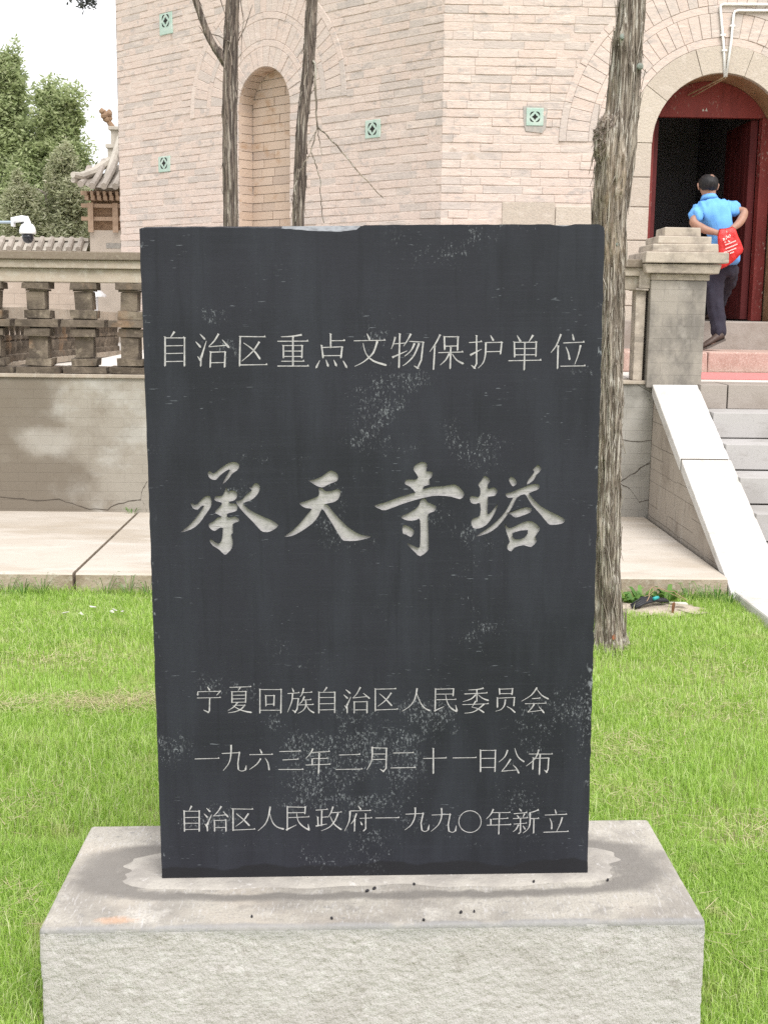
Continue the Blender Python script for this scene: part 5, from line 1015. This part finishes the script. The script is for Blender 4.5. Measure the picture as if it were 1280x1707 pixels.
# side hall
ha = thing('side_hall', 'old hall with carved brackets and upturned grey tile roof behind the courtyard wall', 'hall', (-3.5, 25, 0))
b = MB(); b.box(-5.02, -1.0, 24.02, 28, 0, 2.992); b.build('wall', MT['plaster'], ha)
b = MB(); b.box(-4.72, -4.42, 24.012, 24.02, 2.66, 2.76); b.build('plaque', MT['mortar'], ha)
_hn = set(COL.objects)
b = MB(); b.box(-5.0, -1.0, 24.10, 27.9, 3.12, 3.86); b.build('frieze', MT['carved_wood'], ha)
for z in (3.33, 3.57, 3.80): 
    b = MB(); b.box(-5.16, -1.0, 23.96, 24.09, z-.035, z+.035); b.build('beam', MT['timber'], ha)
for x in (-4.98, -4.52, -4.06, -3.6, -3.1, -2.6):
    b = MB(); b.box(x-.05, x+.05, 23.93, 23.955, 3.08, 3.62); b.build('hanging_post', MT['timber'], ha)
b = MB(); x = -5.05
while x < -1.2:
    b.box(x, x+.07, 23.78, 24.0, 3.66, 3.74); b.box(x+.01, x+.06, 23.70, 24.0, 3.74, 3.81); x += .115
b.build('bracket_set', MT['timber'], ha)
b = MB(); 
b.add([(-5.12,23.5,3.97), (-4.9,23.5,3.86), (-1,23.5,3.84), (-1,25.8,5.0), (-4.60,25.8,4.65), (-4.75,24.6,4.25)], [(0,1,5), (1,2,3,4,5)])
b.add([(-5.12,23.5,3.97), (-4.75,24.6,4.25), (-4.6,25.8,4.65), (-4.9,28.3,3.9), (-5.12,28.3,3.9)], [(0,1,2,3,4)])
b.build('roof', MT['tile'], ha)
b = MB(); x = -5.04
while x < -1.2:
    y1 = 25.7 if x > -4.6 else 24.1+(x+5.12)*1.6; t_ = (y1-23.45)/(25.7-23.45); z1 = 3.90+t_*1.1
    b.tube([(x,23.42,3.875+.07*max(0,-x-4.9)/.3), (x,lerp(23.42,y1,.5),lerp(3.875,z1,.5)-.05), (x,y1,z1)], .062, 8); x += .21
b.build('roll_tile', MT['tile'], ha)
b = MB(); b.tube([(-5.17,23.4,4.07), (-5.08,23.6,4.06), (-4.93,24.1,4.20), (-4.76,24.7,4.46)], [.055,.075,.085,.09], 8); b.tube([(-5.18,23.45,3.98), (-5.06,23.8,3.99), (-4.90,24.3,4.1)], .05, 8); b.build('hip_ridge', MT['ridge'], ha)
b = MB(); b.tube([(-4.72,24.2,4.05), (-4.66,24.6,4.45), (-4.60,25.1,4.95), (-4.58,25.5,5.10)], [.085,.075,.07,.06], 8); b.build('gable_ridge', MT['ridge'], ha)
b = MB(); b.box(-4.95, -1, 25.55, 25.8, 4.62, 4.80); b.box(-4.98, -1, 25.50, 25.85, 4.80, 4.88); b.box(-4.88, -4.70, 25.55, 25.8, 4.88, 5.15); b.box(-4.92, -1, 25.5, 25.85, 5.15, 5.22); b.build('main_ridge', MT['ridge'], ha, bev=.01)
b = MB(); x = -4.55
while x < -1.2:
    b.box(x, x+.05, 25.6, 25.75, 4.881, 5.149); b.box(x+.051, x+.2, 25.63, 25.72, 4.98, 5.03); x += .21
b.build('ridge_lattice', MT['tile'], ha)
b = MB(); rng = np.random.default_rng(21)
for k in range(16):
    p = np.array([-4.98, 25.65, 5.43])+np.clip(rng.normal(size=3), -1.3, 1.3)*np.array([.055, .04, .06]); b.lathe([(.002,-.06), (.05,-.03), (.06,.01), (.03,.05), (.002,.07)], tuple(p), 7)
b.tube([(-4.85,25.65,5.2), (-4.93,25.65,5.32), (-5.02,25.65,5.45)], [.06,.05,.04], 7); b.build('ridge_ornament', MT['carved_wood'], ha)

for q in set(COL.objects)-_hn: q.location.z -= .13
# dome camera on its pole
ca2 = thing('security_camera', 'white dome security camera with black globe on a horizontal arm', 'camera', (-4.1, 13, 0))
b = MB(); b.lathe([(.06,0), (.05,2.7), (.045,2.75)], (-4.1,13,0), 12); b.build('pole', MT['steel'], ca2)
b = MB(); b.tube([(-4.1,13,2.435), (-3.47,13,2.445)], .014, 8); b.build('arm', MT['steel'], ca2)
b = MB(); b.box(-3.50, -3.478, 12.95, 13.05, 2.40, 2.49); b.tube([(-3.49,13,2.465), (-3.40,13,2.48), (-3.355,13,2.475), (-3.345,13,2.44), (-3.345,13,2.42)], [.03,.034,.036,.036,.036], 10); b.build('bracket', MT['white_metal'], ca2, bev=.004)
b = MB(); b.lathe([(.03,.435), (.055,.425), (.075,.395), (.083,.36), (.083,.335), (.075,.33)], (-3.345,13,2.0), 20); b.build('housing', MT['white_metal'], ca2, smooth=True)
b = MB(); b.lathe([(.058,.332), (.058,.29), (.050,.26), (.032,.24), (.002,.232)][::-1], (-3.345,13,2.0), 20); b.build('dome', MT['black_gloss'], ca2, smooth=True)
# conifers behind the courtyard wall
def conifer(label, x, y, h, clumps, mt, seed, asp=.4, gap=-.22):
    t = thing('juniper_tree', label, 'tree', (x, y, 0)); rng = np.random.default_rng(seed)
    b = MB(); b.tube([(x,y+.5,0), (x+.05,y+.5,h*.4), (x,y+.3,h*.8)], [.16,.09,.02], 9)
    for k in range(14):
        z = h*rng.uniform(.3, .85); a = rng.uniform(0, 6.28); l_ = rng.uniform(.6, 1.2)*(1.1-z/h)
        b.tube([(x,y+.45,z), (x+math.cos(a)*l_,y+.45+math.sin(a)*l_*.6,z+.45*l_)], [.04,.012], 5)
    b.build('trunk', MT['bark'], t)
    P, S = leaf_cloud(rng, clumps, gap, 1.9); leaf_mesh('crown', P, S, MT[mt], t, rng, asp); return t
def column(rng, x, y, z0, z1, rad, n, cnt, s):
    o = []
    for k in range(n):
        t = (k+.5)/n; r_ = rad*(1-t)**.7*rng.uniform(.6, 1); a = rng.uniform(0, 6.28); q = rng.uniform(.2, .85)*r_
        cs = max(.22, rad*.42*(1-.6*t)); o.append((x+math.cos(a)*q, y+math.sin(a)*q, lerp(z0, z1, t), cs, cs, cs*1.35, cnt, s))
    return o+[(x, y, z1, .12, .12, .35, cnt//2, s)]
rg = np.random.default_rng(5)
conifer('tall green juniper with a pointed tip at the left edge of the picture', -7.75, 29, 7.3, column(rg, -7.8, 29, 1.5, 6.7, 2.0, 52, 1300, .125)+[(-7.72,29,6.6,.38,.38,.55,900,.11), (-7.6,29,7.1,.16,.16,.4,380,.10)], 'leaf_a', 1, .4, -.35)
conifer('round topped green juniper behind the hall eave, right of the pointed one', -6.55, 28.5, 6.4, column(rg, -6.8, 28.5, 2.6, 6.0, 1.5, 36, 1250, .12)+column(rg, -6.25, 28.2, 2.6, 5.7, 1.0, 26, 1000, .12)+[(-6.75,28.5,6.15,.42,.4,.42,1000,.11), (-6.2,28.2,6.0,.36,.36,.40,900,.11), (-6.45,28.3,5.7,.5,.4,.5,1000,.11), (-6.0,28.2,5.0,.40,.4,.6,900,.11)], 'leaf_a', 2, .4, -.35)
conifer('dusty grey green juniper with a loose crown just above the tiled coping', -6.5, 26.5, 4.9, column(rg, -6.0, 26.5, 2.0, 4.6, 1.15, 38, 950, .11)+column(rg, -7.0, 26.5, 1.8, 4.2, 1.2, 30, 850, .11), 'leaf_b', 3, .3, -.25)

# ------------------------------------------------------------------ the visitor
def skin(name, nodes, edges, mt, par, sub=2, root=0, fold=0):
    me = bpy.data.meshes.new(name+'_rig'); me.from_pydata([n[:3] for n in nodes], edges, []); o = bpy.data.objects.new(name+'_rig', me); COL.objects.link(o)
    md = o.modifiers.new('skin', 'SKIN'); md.branch_smoothing = .6; md.use_smooth_shade = True
    sv = me.skin_vertices[0].data
    for i, n in enumerate(nodes):
        sv[i].radius = (n[3], n[4] if len(n) > 4 else n[3]); sv[i].use_root = (i == root)
    ss = o.modifiers.new('sub', 'SUBSURF'); ss.levels = sub; ss.render_levels = sub
    bpy.context.view_layer.update(); dg = bpy.context.evaluated_depsgraph_get()
    m2 = bpy.data.meshes.new_from_object(o.evaluated_get(dg)); bpy.data.objects.remove(o)
    V = np.array([v.co[:] for v in m2.vertices])
    if fold: V += np.array([v.normal[:] for v in m2.vertices])*(fold*fbm(V*np.array([26, 26, 9]), 2, 3))[:,None]
    F = [tuple(p.vertices) for p in m2.polygons]; bpy.data.meshes.remove(m2)
    return mesh_obj(name, V, F, mt, par, smooth=True)
pr = thing('person', 'man seen from behind in blue polo shirt and dark trousers stepping into the red doorway', 'person', (3.22, 11.0, 1.30))
N_ = [(3.225,11.08,2.09,.10,.08), (3.20,11.07,2.26,.10,.08), (3.15,11.07,2.45,.12,.08), (3.10,11.08,2.55,.07,.055), (3.075,11.09,2.63,.052,.052), (3.066,11.10,2.70,.074,.084), (3.066,11.11,2.765,.068,.078),
      (2.98,11.06,2.51,.028,.028), (2.915,11.0,2.40,.046,.046), (3.02,10.93,2.335,.038,.038), (3.105,10.90,2.315,.028,.028),
      (3.245,11.07,2.525,.028,.028), (3.385,11.02,2.505,.046,.046), (3.315,10.94,2.40,.038,.038), (3.235,10.90,2.345,.028,.028),
      (3.155,11.07,2.05,.06,.06), (3.165,11.06,1.75,.045,.045), (3.212,11.0,1.44,.040,.040), (3.10,10.96,1.335,.034,.03),
      (3.30,11.10,2.04,.06,.06), (3.335,11.36,1.88,.045,.045), (3.315,11.50,1.63,.040,.040), (3.305,11.62,1.59,.034,.03),
      (3.145,10.885,2.305,.034,.018), (3.205,10.885,2.325,.034,.018)]
E_ = [(0,1),(1,2),(2,3),(3,4),(4,5),(5,6),(3,7),(7,8),(8,9),(9,10),(10,23),(3,11),(11,12),(12,13),(13,14),(14,24),(0,15),(15,16),(16,17),(17,18),(0,19),(19,20),(20,21),(21,22)]
def fingers(base, d, sd, hand):
    k0 = len(N_); d = np.array(d); sd = np.array(sd)
    for j, (o_, l_) in enumerate(((-.028,.052), (-.009,.062), (.010,.058), (.027,.045))):
        p = np.array(base)+sd*o_+d*.022; q = p+d*l_*.5+np.array([0,-.006,-.008]); r_ = q+d*l_*.4+np.array([0,.012,-.016])
        i = len(N_); N_.extend([(*p,.0085), (*q,.008), (*r_,.0065)]); E_.extend([(hand, i), (i, i+1), (i+1, i+2)])
    p = np.array(base)-sd*.034+d*.0; q = p-sd*.022+d*.022; i = len(N_); N_.extend([(*p,.0095), (*q,.0075)]); E_.extend([(hand, i), (i, i+1)])
fingers(N_[23][:3], (.88,0,-.2), (.2,0,.95), 23); fingers(N_[24][:3], (-.72,0,-.62), (-.62,0,.72), 24)
skin('body', N_, E_, MT['skin'], pr, 2)
for sx in (-1, 1):
    b = MB(); b.lathe([(.002,-.03), (.012,-.022), (.017,.0), (.018,.016), (.010,.030), (.002,.034)], (0,0,0), 10, sx=.55)
    q = b.build('ear', MT['skin'], pr, local=True, smooth=True); q.location = Vector((3.066+sx*.083, 11.10, 2.715))-pr.location; q.rotation_euler = (0, R(12*sx), R(25*sx))
# hair: cap open at the nape and face, thin crown
def cap(name, c, rad, mt, fz, seed, amp=.03):
    V = []; F = []; nu, nv = 28, 16
    for j in range(nv+1):
        for i in range(nu):
            a = 2*math.pi*i/nu; face = math.sin(a)     # +Y is the face side
            low = fz(a)+.10*math.sin(7*a)*math.sin(3*a+1); ph = (math.pi/2+low)*j/nv
            d = np.array([math.sin(ph)*math.cos(a), math.sin(ph)*math.sin(a), math.cos(ph)])
            V.append(np.array(c)+d*np.array(rad))
    V = np.array(V); V += (V-np.array(c))*(amp*vnoise(V*45, seed))[:,None]
    for j in range(nv):
        for i in range(nu): F.append((j*nu+i, j*nu+(i+1) % nu, (j+1)*nu+(i+1) % nu, (j+1)*nu+i))
    return mesh_obj(name, V, F, mt, pr, smooth=True)
cap('hair', (3.066,11.095,2.742), (.087,.098,.083), MT['hair'], lambda a: (-.25 if math.sin(a) > .35 else (.80 if math.sin(a) < -.25 else .36)), 3)
b = MB(); b.lathe([(.001,.004), (.016,.003), (.030,.0)][::-1], (0,0,0), 14, sx=.75); q = b.build('bald_patch', MT['scalp'], pr, local=True, smooth=True)
q.location = Vector((3.078,11.028,2.796))-pr.location; q.rotation_euler = (R(52), 0, 0)
# polo shirt with short sleeves, loose over the hips
SN = [(3.25,11.07,2.035,.152,.125), (3.245,11.07,2.10,.150,.125), (3.215,11.065,2.22,.150,.125), (3.165,11.065,2.40,.172,.125), (3.115,11.075,2.53,.145,.105), (3.085,11.083,2.60,.085,.08), (3.077,11.09,2.622,.064,.064),
      (2.975,11.06,2.52,.088,.085), (2.922,11.01,2.42,.074,.072), (3.255,11.07,2.535,.088,.085), (3.345,11.035,2.515,.070,.068)]
skin('polo_shirt', SN, [(0,1),(1,2),(2,3),(3,4),(4,5),(5,6),(4,7),(7,8),(4,9),(9,10)], MT['shirt'], pr, 3, fold=.034)
b = MB(); b.tube([(3.075,11.094,2.648), (3.080,11.087,2.605)], [.059,.082], 18); b.build('collar', MT['shirt'], pr, smooth=True)
TN = [(3.235,11.075,2.11,.142,.118), (3.225,11.075,2.03,.145,.12), (3.150,11.065,1.97,.095,.095), (3.160,11.055,1.74,.080,.080), (3.190,11.02,1.56,.068,.068), (3.212,10.99,1.415,.062,.062),
      (3.315,11.13,1.98,.095,.095), (3.345,11.36,1.88,.082,.082), (3.325,11.47,1.74,.068,.068), (3.315,11.50,1.63,.060,.060)]
skin('trousers', TN, [(0,1),(1,2),(2,3),(3,4),(4,5),(1,6),(6,7),(7,8),(8,9)], MT['trousers'], pr, 3, fold=.028)
def shoe(heel, toe, nm_='shoe'):
    h = np.array(heel); t = np.array(toe); d = t-h; L_ = np.linalg.norm(d); d /= L_; up = np.array([0,0,1.]); sd = np.cross(d, up); sd /= np.linalg.norm(sd); up = np.cross(sd, d)
    prof = [(0,.030,.055), (.05,.036,.075), (.25,.036,.078), (.45,.038,.062), (.65,.045,.052), (.85,.042,.040), (.97,.022,.026)]
    V = []; F = []; n = 12
    for (s_, w_, hh) in prof:
        c = h+d*s_*L_
        for k in range(n):
            a = 2*math.pi*k/n; z = max(0, .5+.5*math.sin(a))**.8*hh; V.append(c+sd*math.cos(a)*w_+up*z)
    for i in range(len(prof)-1):
        for k in range(n): F.append((i*n+k, i*n+(k+1) % n, (i+1)*n+(k+1) % n, (i+1)*n+k))
    F += [tuple(range(n)), tuple(range(len(V)-n, len(V)))]
    s = mesh_obj(nm_, V, F, MT['shoe'], pr, smooth=True)
    b = MB(); pts = []
    for sg in (1, -1): 
        pp = [h+d*s_*L_*1.01+sd*sg*w_*1.06 for s_, w_, _ in prof]; pts += pp if sg == 1 else pp[::-1]
    m_ = len(pts); b.add([tuple(p+up*.004) for p in pts]+[tuple(p-up*.012) for p in pts], [tuple(range(m_)), tuple(range(2*m_-1, m_-1, -1))]+[(i, (i+1) % m_, m_+(i+1) % m_, m_+i) for i in range(m_)])
    b.build('sole', MT['sole'], s)
shoe((3.250,10.985,1.402), (3.045,10.945,1.315)); shoe((3.315,11.47,1.567), (3.300,11.73,1.567))
# red carrier bag hanging from his hands
bgt = thing('carrier_bag', 'crumpled red plastic carrier bag with white print held behind his back', 'bag', (3.22, 10.87, 2.0))
outl = [(3.120,2.345), (3.18,2.350), (3.235,2.365), (3.262,2.345), (3.285,2.29), (3.315,2.235), (3.340,2.175), (3.335,2.15), (3.295,2.105), (3.25,2.06), (3.20,2.025), (3.155,2.005), (3.125,2.03), (3.125,2.12), (3.115,2.2), (3.108,2.28)]
cxz = np.mean(np.array(outl), 0); V = []; F = []; m_ = len(outl)*3
def ringpt(t):
    i = int(t) % len(outl); f = t-int(t); a, c = np.array(outl[i]), np.array(outl[(i+1) % len(outl)]); return a+(c-a)*f
rgs = [(1, 0), (.93, .55), (.75, .85), (.45, 1), (.15, 1.03)]
for sg in (-1, 1):
    for s_, h in rgs:
        for k in range(m_):
            p = cxz+(ringpt(k/3)-cxz)*s_; th = .042*h*(.55+.45*min(1, (2.36-p[1])/.2)); q = np.array([[p[0]*30, sg*3, p[1]*26]])
            V.append((p[0], 10.868+sg*th+.012*float(vnoise(q, 4)[0])*h+.006*float(vnoise(q*2.3, 6)[0])*h, p[1]))
nr = len(rgs)
for s in range(2):
    for i in range(nr-1):
        for k in range(m_): F.append((s*nr*m_+i*m_+k, s*nr*m_+i*m_+(k+1) % m_, s*nr*m_+(i+1)*m_+(k+1) % m_, s*nr*m_+(i+1)*m_+k))
    F.append(tuple(s*nr*m_+(nr-1)*m_+k for k in range(m_)))
for k in range(m_): F.append((k, (k+1) % m_, nr*m_+(k+1) % m_, nr*m_+k))
bagm = mesh_obj('pouch', V, F, MT['bag'], bgt, smooth=True)
b = MB(); rng = np.random.default_rng(2)
def dab(x, z, w_, h, a):
    c, s_ = math.cos(a), math.sin(a); P = [(-w_/2,-h/2), (w_/2,-h/2), (w_/2,h/2), (-w_/2,h/2)]
    b.add([(x+u*c-v*s_, 10.8125, z+u*s_+v*c) for u, v in P]+[(x+u*c-v*s_, 10.8145, z+u*s_+v*c) for u, v in P], [(0,1,2,3), (4,5,6,7)])
for k, (x, z, w_) in enumerate(((3.205,2.225,.085), (3.215,2.195,.095), (3.215,2.165,.085), (3.17,2.15,.03), (3.225,2.145,.035))): 
    q = x-w_/2
    while q < x+w_/2: l_ = rng.uniform(.006, .014); dab(q+l_/2, z+(q-x)*.42, l_*.8, .009, .42); q += l_
for _ in range(16): dab(rng.uniform(3.145, 3.20), rng.uniform(2.23, 2.325), rng.uniform(.006, .016), rng.uniform(.005, .012), rng.uniform(0, 1.5))
b.build('print', MT['bag_print'], bgt)
